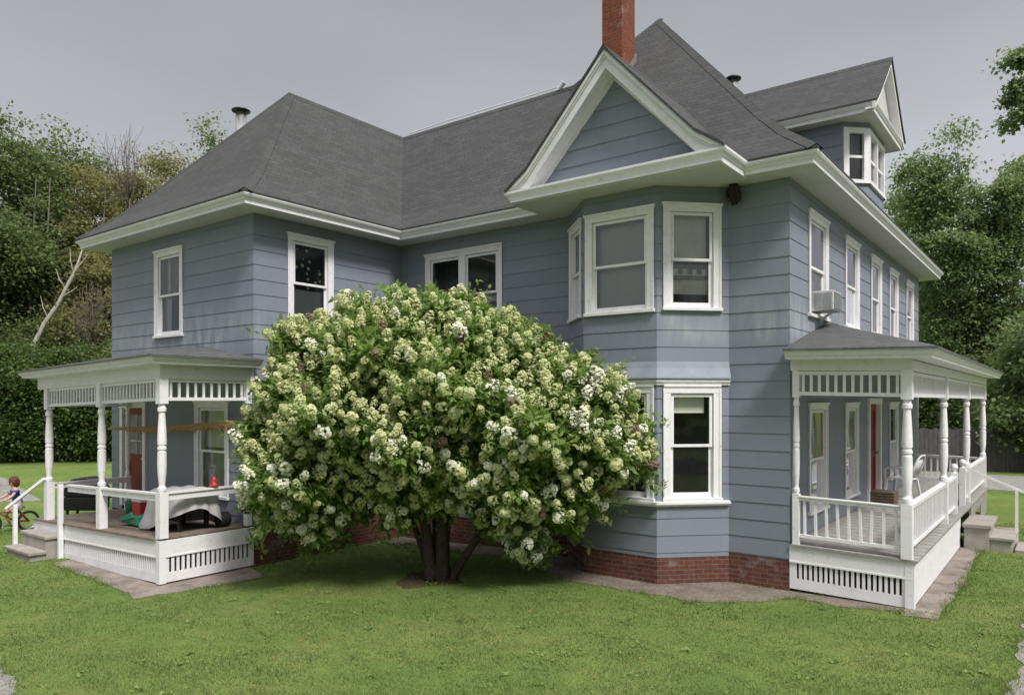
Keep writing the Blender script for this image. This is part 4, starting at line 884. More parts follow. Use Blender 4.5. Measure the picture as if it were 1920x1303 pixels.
def tree(name, base, H, label, cat, leaf, crown, nclump, per, lsize, seed, bark='treebark', r0=.22, trunk_h=.45, group=None, lean=(0, 0), droop=.0, bare=0, sig=1.0):
    """crown = list of (dx, dy, dz, rx, ry, rz) ellipsoids; leaf clumps hang on limbs inside them"""
    rng = np.random.default_rng(seed); bz = gz(*base); root = empty(name, (base[0], base[1], bz), label, cat, group=group)
    m = MB(); top = Vector((base[0] + lean[0], base[1] + lean[1], bz + H * .82)); b0 = Vector((base[0], base[1], bz - .2)); pts = []
    for t in np.linspace(0, 1, 9): 
        p = b0.lerp(top, t); p.x += .02 * H * math.sin(t * 5 + seed) * t; p.y += .02 * H * math.cos(t * 4 + seed) * t; pts.append(p)
    m.tube(pts, [r0 * (1.3 if i == 0 else 1) * (1 - .1 * i) for i in range(9)], 8)
    cs = []
    for dx, dy, dz, rx, ry, rz in crown:
        k = max(3, int(nclump * rx * rz / sum(c[3] * c[5] for c in crown)))
        v = unit(rng.normal(0, 1, (k, 3))) * rng.uniform(.35, 1.0, (k, 1)) ** .5
        cs.append(v * np.array((rx, ry, rz)) + np.array((base[0] + dx, base[1] + dy, bz + dz)))
    cs = np.concatenate(cs)
    for i, c in enumerate(cs):
        if i % 2 and not bare: continue
        tz = min(max(c[2] - rng.uniform(.6, 2.6), bz + H * trunk_h * .6), top.z); t = (tz - b0.z) / (top.z - b0.z); j = min(7, int(t * 8)); s = pts[j].lerp(pts[j + 1], t * 8 - j)
        e = Vector(c); md = s.lerp(e, .55) + Vector((0, 0, -.25)); w = max(.014, r0 * .28 * (1 - t * .6)); m.tube([s, md, e], [w, w * .6, w * .2], 5)
        if bare:
            for q in range(5):
                e2 = e + Vector(rng.normal(0, .45, 3)) + Vector((0, 0, .35)); m.tube([md.lerp(e, rng.uniform(.2, 1)), e2], [w * .35, .008], 4)
    m.build('trunk', M[bark], root, True)
    if per:
        k = len(cs) * per; C = np.repeat(cs, per, 0); sz = np.repeat(rng.uniform(.55, 1.25, len(cs)), per)[:, None]
        off = rng.normal(0, 1, (k, 3)) * np.array((.52, .52, .30)) * sz * (H / 12) ** .5 * sig; P = C + off
        P[:, 2] -= droop * np.hypot(off[:, 0], off[:, 1])
        D = unit(off * .6 + rng.normal(0, .8, (k, 3)) + np.array((0, 0, -.25))); Nn = unit(rng.normal(0, .5, (k, 3)) + np.array((0, 0, 1)))
        L = rng.uniform(.7, 1.3, k) * lsize; np_mesh('crown', leaf_quads(P, D, Nn, L, L * .36, rng), 4, M[leaf], root)
    return root
def at(u, Y):                                       # plan position at a bearing and a distance from the road
    X = (u - 960) / 1380 * Y; return (CAM.x + RV.x * X + FV.x * Y, CAM.y + RV.y * X + FV.y * Y)
def hz(v, Y): return CAM.z + (751 - v) / 1380 * Y    # height seen at image row v at that distance
G1 = 'trees at the wood edge left of the house'
def wood(u, Y, vtop, wpx, label, leaf, seed, n=70, per=170, ls=.3, bark='treebark', low=.25, name='broadleaf_tree', grp=G1, **kw):
    H = hz(vtop, Y); r = wpx / 1380 * Y / 2; c = at(u, Y); cz = H * (1 + low) / 2; rz = H * (1 - low) / 2
    lump = np.random.default_rng(seed + 900); cr = [(0, 0, cz, r * .7, r * .7, rz)]
    for k in range(7): a = lump.uniform(0, 6.28); cr.append((math.cos(a) * r * .62, math.sin(a) * r * .62, cz + lump.uniform(-.75, .7) * rz, r * .45, r * .45, rz * .24))
    return tree(name, c, H, label, 'tree', leaf, cr, int(n * 1.7), int(per * 1.0), ls * .66, seed, bark, group=grp, **kw)
wood(20, 40, 205, 210, 'tall dark oak at the far left edge of the picture', 'leafa', 1, 110)
wood(95, 44, 215, 150, 'tall dark green tree second from the left edge of the wood', 'leafa', 2, 90)
wood(-60, 38, 330, 240, 'spreading dark tree cut by the left picture edge', 'leafa', 3, 80)
wood(165, 42, 290, 130, 'olive brown tree in the wood left of the wing roof', 'leafb', 4, 60)
wood(235, 46, 285, 150, 'olive tree with pale limbs rising behind the wing eave', 'leafb', 5, 70, 170, .3, 'birch')
wood(330, 50, 265, 170, 'yellowish tree showing above the wing roof slope', 'leafb', 6, 70)
wood(405, 48, 215, 110, 'rounded green tree top beside the metal flue', 'leafa', 7, 60)
wood(60, 40, 430, 220, 'lower leafy tree in front of the tall oaks', 'leafa', 8, 80, low=.15)
wood(190, 40, 470, 150, 'brown-green low tree between the pale leaning trunk and the house', 'leafb', 9, 60, low=.2)
tree('bare_tree', at(228, 38), hz(262, 38), 'leafless grey tree with fine branches above the wood', 'tree', 'leafa', [(0, 0, hz(300, 38), 1.0, 1.0, 1.5)], 34, 0, .3, 21, r0=.14, bare=1)
lt = MB(); a = at(62, 35.8); b = at(142, 36.5); A_, B_ = Vector((a[0], a[1], hz(648, 35.8))), Vector((b[0], b[1], hz(506, 36.5)))
cr_ = [A_ - RV * 1.1 - Vector((0, 0, A_.z + .2)), A_, A_.lerp(B_, .3) - RV * .06, A_.lerp(B_, .55) + RV * .08, A_.lerp(B_, .8) + RV * .02, B_, B_ + RV * .35 + Vector((0, 0, 1.1))]
lt.tube(cr_, [.13, .115, .105, .095, .085, .07, .02], 8)
for t_, dx, dz in ((.35, -.5, .9), (.6, .8, .5), (.75, -.6, .8), (.9, .7, .9), (.95, -.3, 1.0)): p_ = A_.lerp(B_, t_); lt.tube([p_, p_ + RV * dx * .5 + Vector((0, 0, dz * .6)), p_ + RV * dx + FV * .2 + Vector((0, 0, dz * 1.3))], [.04, .025, .007], 5)
lo_t = empty('leaning_trunk', (a[0], a[1], 0), 'bare pale trunk leaning to the right in the left wood', 'tree'); lt.build('trunk', M['birch'], lo_t, True)
for i, (u, Y, v0, v1) in enumerate(((72, 39.5, 800, 330), (45, 39, 800, 330), (150, 42, 700, 330), (178, 41.5, 690, 340))):
    p = at(u, Y); q = MB(); q.tube([(p[0], p[1], -.3), (p[0] + .1, p[1], hz(v0, Y)), (p[0] + .25, p[1] + .2, hz((v0 + v1) / 2, Y)), (p[0] + .2, p[1] + .5, hz(v1, Y))], [.12, .10, .075, .02], 8)
    for kk in range(7):
        zz = hz(v0, Y) + (hz(v1, Y) - hz(v0, Y)) * (.25 + .1 * kk); sg = 1 if kk % 2 else -1; b0_ = Vector((p[0] + .2, p[1] + .25, zz)); q.tube([b0_, b0_ + RV * sg * .5 + Vector((0, 0, .45)), b0_ + RV * sg * 1.0 + FV * .3 + Vector((0, 0, 1.3))], [.035, .022, .007], 5)
    r_ = empty('slender_tree', (p[0], p[1], 0), ['upright grey trunk just right of the leftmost oak stems', 'upright grey trunk at the left of the wood', 'thin brown stem behind the leaning pale trunk', 'thin brown stem nearest the house corner in the wood'][i], 'tree'); q.build('trunk', M['treebark'], r_, True)
G2 = 'bushes along the edge of the left lawn'
def bush(u, Y, vtop, wpx, label, leaf, seed, n=24, per=330, ls=.16, grp=G2):
    H = hz(vtop, Y); r = wpx / 1380 * Y / 2; c = at(u, Y)
    return tree('bush', c, H, label, 'bush', leaf, [(0, 0, H * .5, r, r * .8, H * .5)], n, per, ls, seed, r0=.06, trunk_h=.1, group=grp, sig=1.35)
bush(-20, 34, 620, 190, 'dark bush at the left picture edge', 'leafd', 31, 60); bush(52, 34.5, 650, 130, 'bright green bush seen left of the first porch post', 'leafd', 32, 50)
bush(130, 35, 640, 150, 'green bush framed between two porch posts', 'leafd', 33, 50); bush(205, 35, 660, 140, 'low bush beside the porch door', 'leafd', 34, 45); bush(270, 36, 640, 170, 'bush mostly hidden by the left wing', 'leafa', 35, 40)
bush(160, 38, 560, 130, 'tall brown-green thicket beside the left wing wall', 'leafb', 36, 60); bush(90, 38, 560, 150, 'shady thicket behind the leaning pale trunk', 'leafa', 37, 60)
tree('bare_sapling', at(165, 36.5), hz(500, 36.5), 'leafless brown saplings tangled beside the left wing wall', 'tree', 'leafa', [(0, 0, hz(600, 36.5), 1.3, .6, 1.6)], 30, 0, .3, 22, r0=.05, trunk_h=.1, bare=1)
G3 = 'trees behind the right porch'
wood(1788, 36, 232, 170, 'tall bright green maple right of the dormer', 'leafc', 41, 95, 190, .26, low=.2, grp=G3, sig=.72, droop=.25)
wood(1895, 35, 275, 120, 'tall green maple at the right picture edge', 'leafc', 42, 60, 190, .26, low=.2, grp=G3, sig=.72, droop=.25)
wood(1690, 46, 340, 110, 'lower tree showing between the dormer and the tall maple', 'leafc', 43, 60, grp=G3, sig=.72, droop=.25)
wood(1770, 40, 520, 190, 'dark tree above the porch roof corner', 'leafa', 44, 90, grp=G3, low=.12); wood(1880, 37, 545, 190, 'dark leafy tree low at the right edge', 'leafd', 45, 90, grp=G3, low=.08)
wood(1960, 28, 560, 200, 'yellow-green tree cut by the right picture edge', 'leafc', 46, 70, grp=G3, low=.1)
G4 = 'bushes in front of the far right fence'
bush(1750, 33, 690, 130, 'dark bush seen through the right porch', 'leafa', 51, 40, grp=G4); bush(1830, 34, 660, 140, 'dark bush behind the last porch posts', 'leafa', 52, 45, grp=G4); bush(1905, 32, 700, 120, 'dark bush at the right picture edge', 'leafd', 53, 40, grp=G4)
# overhanging limb of a near tree, top right: the tree stands just outside the picture
OF = lambda u, v, rx, rz: (RV.x * (u - 2060) / 69, RV.y * (u - 2060) / 69, hz(v, 20), rx, rx, rz)
tree('maple_tree', at(2060, 20), 14, 'near tree whose leafy limb reaches in at the top right', 'tree', 'leafc', [OF(1918, 118, .32, .12), OF(1912, 185, .42, .2), OF(1918, 222, .42, .16), OF(1950, 160, .5, .6), (.3, .3, 11, 1.2, 1.2, 2.5), (1.5, 1, 10.5, 1.5, 1.5, 2)], 110, 300, .12, 61, r0=.25, sig=.34)
# fence behind the right lawn
fn = empty('wooden_fence', (*at(1850, 29), 0), 'dark weathered board fence beyond the gravel track', 'fence')
fa, fb_ = Vector(at(1700, 29)), Vector(at(1990, 28)); Ff, Lf = frame(fa, fb_); q = MB()
for i in range(int(Lf / .16)): q.ob(Ff, i * .16, i * .16 + .15, -.01, .015, 0, 1.65 + .03 * math.sin(i * 2.3))
q.ob(Ff, 0, Lf, -.05, -.01, .4, .5); q.ob(Ff, 0, Lf, -.05, -.01, 1.3, 1.4); q.build('board_panel', M['fence'], fn)
for i in range(4): q = MB(); q.ob(Ff, i * Lf / 3 - .05, i * Lf / 3 + .05, -.15, -.05, -.1, 1.7); q.build('fence_post', M['fence'], fn)

def weeds():
    rng = np.random.default_rng(15); n = 110; Y = rng.uniform(5.4, 11, n); X = rng.uniform(-.72, .7, n) * Y; x = CAM.x + RV.x * X + FV.x * Y; y = CAM.y + RV.y * X + FV.y * Y
    ok = np.ones(n, bool)
    for P in NOGRASS: ok &= ~inpoly(x, y, P)
    ok &= ~inpoly(x, y, [(-5.2, -1.7), (.1, -1.7), (.1, 3.4), (4.1, 3.4), (4.9, 2.6), (6.3, 2.6), (7, 3.4), (9.6, 3.4), (9.6, 15), (-5.2, 15)])
    x, y = x[ok], y[ok]; C = np.stack([x, y, [gz(a, b) + .015 for a, b in zip(x, y)]], 1); per = 12; P = np.repeat(C, per, 0); a = rng.uniform(0, 6.28, len(P)); P[:, :2] += rng.normal(0, .03, (len(P), 2)) * np.repeat(rng.uniform(.6, 2.2, len(C)), per)[:, None]
    D = unit(np.stack([np.cos(a), np.sin(a), rng.uniform(.05, .7, len(P))], 1)); L = rng.uniform(.025, .06, len(P)); return np_mesh('lawn_weeds', leaf_quads(P, D, unit(np.tile((0, 0, 1.0), (len(P), 1)) + rng.normal(0, .3, P.shape)), L, L * .3, rng), 4, M['hleaf'])
tag(weeds(), 'broad leaved weeds and clover scattered in the lawn', 'weeds', kind='stuff')
# unseen wood and road out of frame, added for the windows to mirror
def unseen_wood():
    rng = np.random.default_rng(77); nC = 420; X = rng.uniform(-70, 70, nC); D = rng.uniform(26, 38, nC); Z = rng.uniform(.2, 1, nC) * (8.5 + 2.5 * np.sin(X * .23) + 1.5 * np.sin(X * .61))
    C = np.stack([CAM.x + RV.x * X - FV.x * D, CAM.y + RV.y * X - FV.y * D, Z], 1)
    m2 = 300; C = np.concatenate([C, np.stack([rng.uniform(40, 50, m2), rng.uniform(-30, 90, m2), rng.uniform(.1, 1, m2) * 10], 1)]); nC = len(C); per = 60; P = np.repeat(C, per, 0) + rng.normal(0, 1, (nC * per, 3)) * np.array((1.6, 1.6, 1.1))
    L = rng.uniform(.5, .9, len(P)); return np_mesh('unseen_woodland', leaf_quads(P, unit(rng.normal(0, 1, P.shape)), unit(rng.normal(0, .5, P.shape) + np.array((0, 0, 1))), L, L * .4, rng), 4, M['leafa'])
tag(unseen_wood(), 'unseen wood behind the viewer and off to the right, added for window reflections', 'unseen_woodland', kind='stuff')
q = MB(); q.poly([tuple(CAM + RV * a + FV * b)[:2] + (.012,) for a, b in ((-120, -9.5), (120, -9.5), (120, -3.0), (-120, -3.0))]); tag(q.build('road', M['asphalt']), 'asphalt road in front of the house', kind='structure')

# fallen leaves and clover heads on the lawn
def litter():
    rng = np.random.default_rng(5); n = 70; Y = rng.uniform(5.8, 9.8, n); X = rng.uniform(-.42, .25, n) * Y
    x = CAM.x + RV.x * X + FV.x * Y; y = CAM.y + RV.y * X + FV.y * Y; P = np.stack([x, y, np.array([gz(a, b) for a, b in zip(x, y)]) + .03], 1)
    D = unit(rng.normal(0, 1, (n, 3)) * np.array((1, 1, .15))); L = rng.uniform(.02, .05, n)
    return np_mesh('fallen_leaves', leaf_quads(P, D, np.tile((0, 0, 1.0), (n, 1)) + rng.normal(0, .2, (n, 3)), L, L * .35, rng), 4, M['dryleaf'])
tag(litter(), 'small dry orange leaves scattered over the lawn', 'fallen leaves', kind='stuff')

# ------------------------------------------------------------------ things around the house
# window air conditioner
ac = empty('air_conditioner', (HX, 5.0, 4.12), 'white window air conditioner sticking out of the nearest upper side window', 'air conditioner')
q = MB(); q.box(HX - .1, HX + .30, 4.72, 5.22, 4.16, 4.47); q.build('case', M['acwhite'], ac, bevel=.015)
q = MB()
for i in range(9): q.box(HX + .302, HX + .312, 4.75, 5.21, 4.19 + i * .03, 4.205 + i * .03)
q.build('rear_grille', M['grille'], ac)
q = MB()
for sx in (HX + .03, HX + .165): q.box(sx, sx + .11, 4.712, 4.722, 4.2, 4.43)
q.build('side_vent', M['grille'], ac)
q = MB(); q.bar((HX + .03, 5.0, 4.02), (HX + .2, 5.0, 4.15), .04); q.build('bracket', M['plastic'], ac)
# old nest under the eave beside the bay
q = MB(); rr = random.Random(2)
for i in range(60):
    p = Vector((rr.gauss(0, 1), rr.gauss(0, 1), rr.gauss(0, 1))).normalized(); c = Vector((7.17, 3.38, 5.83)) + Vector((p.x * .07, p.y * .07, p.z * .13)); t = p.cross(Vector((rr.random(), rr.random(), rr.random()))).normalized() * .09; q.bar(c - t, c + t, .016)
q.lathe([(.01, -.13), (.05, -.09), (.075, 0), (.06, .1), (.03, .14)], (7.17, 3.38, 5.83), 10)
tag(q.build('bird_nest', M['nest']), 'dark ragged nest tucked under the soffit beside the bay', 'nest')
# plastic armchair on the right porch
def plastic_chair(loc, rz):
    r = empty('plastic_chair', (0, 0, 0), 'white plastic armchair beside the red door on the right porch', 'chair')
    q = MB(); q.prism([(-.24, -.22, .42), (.24, -.22, .42), (.21, .22, .40), (-.21, .22, .40)], (0, 0, .03)); q.build('seat', M['plastic'], r, bevel=.012)
    q = MB()
    for i in range(5): x = -.17 + i * .085; q.bar((x * .85, .21, .47), (x * 1.05, .36, .84), .05, .014)
    pts = [(-.22, .2, .42), (-.25, .3, .66), (-.22, .37, .84), (-.1, .40, .92), (.1, .40, .92), (.22, .37, .84), (.25, .3, .66), (.22, .2, .42)]; q.tube(pts, .022, 8); q.build('backrest', M['plastic'], r, True)
    for sx in (-1, 1):
        q = MB(); q.tube([(sx * .27, -.24, .4), (sx * .28, -.25, .62), (sx * .28, -.18, .66), (sx * .27, .1, .66), (sx * .25, .3, .68)], .024, 8); q.build('armrest', M['plastic'], r, True)
        for y0, y1 in ((-.22, -.27), (.2, .27)): q = MB(); q.bar((sx * .23, y0, .42), (sx * .27, y1, 0), .05); q.build('leg', M['plastic'], r)
    r.location = loc; r.rotation_euler = (0, 0, rz)
plastic_chair((8.33, 10.05, DK - .012), R(-100))
q = MB(); q.box(8.0, 8.42, 8.62, 9.05, DK - .01, DK + .26)
for i in range(5): q.box(7.99, 8.43, 8.61, 9.06, DK + .01 + i * .052, DK + .04 + i * .052)
tag(q.build('wicker_crate', M['crate'], bevel=.01), 'low brown wicker chest on the right porch floor', 'chest')
# ---- things on the left porch
LDZ = LD - .012
cv = empty('covered_table', (-.75, -.85, LDZ), 'low table under a draped grey cloth cover on the left porch', 'covered table')
def drape():
    n = 44; rings = 12; V = []; 
    cx, cy, hx, hy, zt = -.72, -.86, .55, .40, LDZ + .66
    for r in range(rings + 1):
        for k in range(n):
            a = 2 * math.pi * k / n; c, s = math.cos(a), math.sin(a); p = 5.0; rad = (abs(c) ** p + abs(s) ** p) ** (-1 / p)
            if r <= 4: f = r / 4 * .97; x, y, z = c * rad * hx * f, s * rad * hy * f, zt + .02 * math.sin(k * 1.3) * f
            else:
                t = (r - 4) / (rings - 4); lift = .36 * max(0, math.cos(a + .35)) ** 2 + .06 * (1 + math.sin(a * 4 + 1)) * .5; drop = (.655 - lift) * t
                fl = 1 + .14 * t + .085 * t * math.sin(a * 11 + 2 * math.sin(a * 3)) + .03 * math.sin(a * 23 + 5 * t); ext = .16 * t * t * max(0, math.cos(a - math.pi - .5)) ** 4
                x, y, z = c * rad * hx * fl + c * ext, s * rad * hy * fl + s * ext * .6, zt - drop
            V.append((cx + x, cy + y, max(z, LDZ + .008)))
    F = [(r * n + k, r * n + (k + 1) % n, (r + 1) * n + (k + 1) % n, (r + 1) * n + k) for r in range(rings) for k in range(n)]
    m = MB(); m.add(V, F); o = m.build('cloth_cover', M['cloth'], cv, True); sd = o.modifiers.new('sub', 'SUBSURF'); sd.levels = sd.render_levels = 1
drape()
q = MB(); q.box(-1.15, -.3, -1.18, -.6, LDZ + .6, LDZ + .64); q.build('tabletop', M['crate'], cv)
for x, y in ((-1.1, -1.12), (-.36, -1.12), (-1.1, -.66), (-.36, -.66)): q = MB(); q.box(x - .03, x + .03, y - .03, y + .03, LDZ, LDZ + .6); q.build('leg', M['black'], cv)
q = MB(); q.lathe([(.02, -.09), (.12, -.09), (.13, -.05), (.13, .05), (.12, .09), (.02, .09)], (0, 0, 0), 16); q.v = [(v[0] - .26, v[2] - .42, v[1] + LDZ + .135) for v in q.v]
tag(q.build('cart_wheel', M['rubber'], None, True), 'black rubber wheel standing beside the covered table', 'wheel')
def cooler(x, y):
    r = empty('cool_box', (x, y, LDZ), 'red cool box with white lid on the left porch floor', 'cool box'); q = MB(); q.box(x - .16, x + .16, y - .12, y + .12, LDZ, LDZ + .26); q.build('body', M['redp'], r, bevel=.02)
    q = MB(); q.box(x - .17, x + .17, y - .13, y + .13, LDZ + .262, LDZ + .31); q.build('lid', M['plastic'], r, bevel=.015); q = MB(); q.tube([(x - .175, y, LDZ + .2), (x - .18, y, LDZ + .36), (x + .18, y, LDZ + .36), (x + .175, y, LDZ + .2)], .01, 6); q.build('handle', M['plastic'], r)
cooler(-2.62, -.62)
q = MB(); q.lathe([(.1, 0), (.13, .02), (.135, .2), (.145, .22), (.145, .24), (.12, .24), (.1, .03)], (-2.98, -.62, LDZ), 16); tag(q.build('plant_pot', M['greenp'], None, True), 'dark green bucket left of the red cool box', 'bucket')
q = MB(); q.lathe([(.01, 0), (.15, .0), (.2, .08), (.19, .22), (.12, .32), (.05, .37), (.07, .42)], (-2.1, -.5, LDZ), 14); tag(q.build('storage_bag', M['plastic'], None, True), 'tied white bag between the red cool box and the covered table', 'bag')
tt = empty('toy_slide', (-1.8, -1.1, LDZ), 'low green plastic toy on the left porch boards', 'toy'); q = MB()
q.prism([(-2.1, -1.25, LDZ), (-2.1, -1.25, LDZ + .04), (-1.75, -1.25, LDZ + .15), (-1.5, -1.25, LDZ + .17), (-1.5, -1.25, LDZ)], (0, .3, 0)); q.build('ramp', M['greenp'], tt, bevel=.02)
q = MB()
for yy_ in (-1.28, -.95): q.prism([(-2.14, yy_, LDZ + .02), (-2.1, yy_, LDZ + .08), (-1.7, yy_, LDZ + .22), (-1.6, yy_, LDZ + .14)], (0, .03, 0))
q.build('side_rail', M['greenp'], tt)
q = MB(); q.lathe([(.06, 0), (.08, .01), (.05, .05), (.03, .06), (.045, .1), (.02, .15), (.005, .16)], (LX1 - .07, -.72, 1.342), 12); tag(q.build('garden_ornament', M['redp'], None, True), 'small red ornament standing on the right-hand porch rail', 'ornament')
# rolled bamboo blind hanging across the left porch
bl = MB(); rr = random.Random(9)
for i in range(16):
    o1, o2 = rr.uniform(-.05, .05), rr.uniform(-.05, .05); l0 = rr.uniform(0, .5); l1 = rr.uniform(0, 1.6) if i > 3 else 0
    bl.tube([(-.02 - l0, -.34 + o1 * .5, 2.36 + o2), (-2.3, -.34 + o1 * .4, 2.24 + o2 * .8 - .02 * rr.random()), (-4.6 + l1, -.34 + o1 * .3, 2.17 + o2 * .5)], .014, 6)
for i in range(60): x = -rr.uniform(.2, 3.6); z = 2.35 - .04 * -x * 1.0; bl.bar((x, -.34 + rr.uniform(-.05, .05), z - .03), (x + rr.uniform(-.1, .1), -.34 + rr.uniform(-.07, .07), z - rr.uniform(.07, .13)), .012)
tag(bl.build('bamboo_blind', M['bamboo']), 'frayed rolled bamboo blind hanging across the back of the left porch', 'blind')

# barbecue on the grass left of the porch
GB = Vector((-7.1, .15, gz(-7, 0)))
g_ = empty('barbecue', GB, 'black covered barbecue grill on the grass behind the left porch', 'barbecue')
q = MB(); pr = [(-.42, .62), (-.42, .75), (-.36, .92), (-.2, 1.03), (.1, 1.06), (.32, .98), (.42, .8), (.42, .62)]
q.prism([(GB.x + CS * a, GB.y + SN * a, GB.z + z) for a, z in pr], FV * .5); q.build('lid', M['black'], g_, bevel=.03)
q = MB(); q.prism([(GB.x + CS * a, GB.y + SN * a, GB.z + z) for a, z in [(-.4, .3), (-.42, .61), (.42, .61), (.4, .3)]], FV * .5); q.build('firebox', M['black'], g_, bevel=.02)
q = MB(); q.prism([(GB.x + CS * a, GB.y + SN * a, GB.z + z) for a, z in [(.43, .60), (.85, .60), (.85, .64), (.43, .64)]], FV * .45); q.build('side_shelf', M['black'], g_)
for a, b in ((-.34, .05), (.36, .05), (-.34, .45), (.36, .45)): q = MB(); p = GB + RV * a + FV * b; q.bar(p, p + Vector((0, 0, .32)), .05); q.build('leg', M['black'], g_)
q = MB(); p = GB - FV * .04; q.bar(p + RV * -.25 + Vector((0, 0, .8)), p + RV * .25 + Vector((0, 0, .8)), .025); q.build('handle', M['metal'], g_)
# blue plastic pool edge at the far left
q = MB(); pp = at(-50, 24); q.lathe([(.5, 0.45), (.66, .5), (.72, .56), (.66, .6), (.6, .72), (.5, .76), (.2, .78)], (pp[0], pp[1], 0), 24); q.lathe([(.55, 0), (.6, .45), (.5, .46)], (pp[0], pp[1], 0), 24)
tag(q.build('play_pool', M['bluep'], None, True), 'light blue plastic play table at the left picture edge', 'play table')

# ------------------------------------------------------------------ child on a small bicycle
BP = Vector((-7.12, -1.26, gz(-6.5, -1.3)))
def skin(name, verts, edges, radii, m, parent, sub=2):
    me = bpy.data.meshes.new(name); me.from_pydata(verts, edges, []); o = bpy.data.objects.new(name, me); COL.objects.link(o); o.parent = parent
    s = o.modifiers.new('skin', 'SKIN'); me.skin_vertices or None
    lay = me.skin_vertices[0] if len(me.skin_vertices) else None
    if lay is None:
        bm = bmesh.new(); bm.from_mesh(me); bm.verts.layers.skin.verify(); bm.to_mesh(me); bm.free(); lay = me.skin_vertices[0]
    for i, r in enumerate(radii):
        lay.data[i].radius = (r, r) if not isinstance(r, tuple) else r; lay.data[i].use_root = (i == 0)
    u = o.modifiers.new('sub', 'SUBSURF'); u.levels = u.render_levels = sub; me.materials.append(m); s.use_smooth_shade = True
    return o
def ellipsoid(mb, c, r, n=14, k=9):
    mb.lathe([(max(.001, math.sin(math.pi * i / k)), -math.cos(math.pi * i / k)) for i in range(k + 1)], (0, 0, 0), n)
    t = n * (k + 1); mb.v[-t:] = [(c[0] + v[0] * r[0], c[1] + v[1] * r[1], c[2] + v[2] * r[2]) for v in mb.v[-t:]]
def bicycle(loc, rz):
    b = empty('bicycle', (0, 0, 0), "child's small orange bicycle on the grass left of the porch steps", 'bicycle')
    for nm, x in (('wheel', .38), ('wheel', -.34)):
        w = MB(); n = 28; w.tube([(x + .2 * math.cos(2 * math.pi * k / n), 0, .21 + .2 * math.sin(2 * math.pi * k / n)) for k in range(n + 1)], .024, 8); wo = w.build(nm, M['rubber'], b, True)
        w = MB()
        for k in range(12): a = math.pi * k / 6; w.bar((x, 0, .21), (x + .18 * math.cos(a), 0, .21 + .18 * math.sin(a)), .005)
        w.tube([(x + .172 * math.cos(2 * math.pi * k / n), 0, .21 + .172 * math.sin(2 * math.pi * k / n)) for k in range(n + 1)], .009, 6); w.build('rim', M['metal'], wo)
    q = MB()
    for p in ([(.30, 0, .50), (-.1, 0, .22)], [(.30, 0, .46), (-.14, 0, .42)], [(-.16, 0, .50), (-.1, 0, .22)], [(-.1, .04, .22), (-.34, .04, .21)], [(-.1, -.04, .22), (-.34, -.04, .21)], [(-.16, .03, .44), (-.34, .04, .21)], [(-.16, -.03, .44), (-.34, -.04, .21)], [(.29, 0, .56), (.33, .03, .42), (.38, .04, .21)], [(.33, -.03, .42), (.38, -.04, .21)]): q.tube(p, .016, 8)
    q.build('bike_frame', M['bike'], b, True)
    q = MB(); q.tube([(.2, -.22, .70), (.26, -.18, .70), (.28, 0, .58), (.26, .18, .70), (.2, .22, .70)], .012, 8); q.build('handlebar', M['metal'], b, True)
    q = MB(); ellipsoid(q, (-.17, 0, .52), (.11, .06, .03)); q.build('saddle', M['black'], b, True)
    q = MB(); q.bar((-.1, -.07, .22), (-.04, -.07, .12), .015); q.bar((-.1, .07, .22), (-.16, .07, .32), .015); q.bar((-.04, -.07, .12), (-.04, -.15, .12), .035, .02); q.bar((-.16, .07, .32), (-.16, .15, .32), .035, .02); q.build('pedal', M['black'], b)
    b.location = loc; b.rotation_euler = (0, 0, rz); return b
HEAD = PHI + math.pi + R(52)               # heading: left across the picture, a little towards the road
bicycle(BP, HEAD)
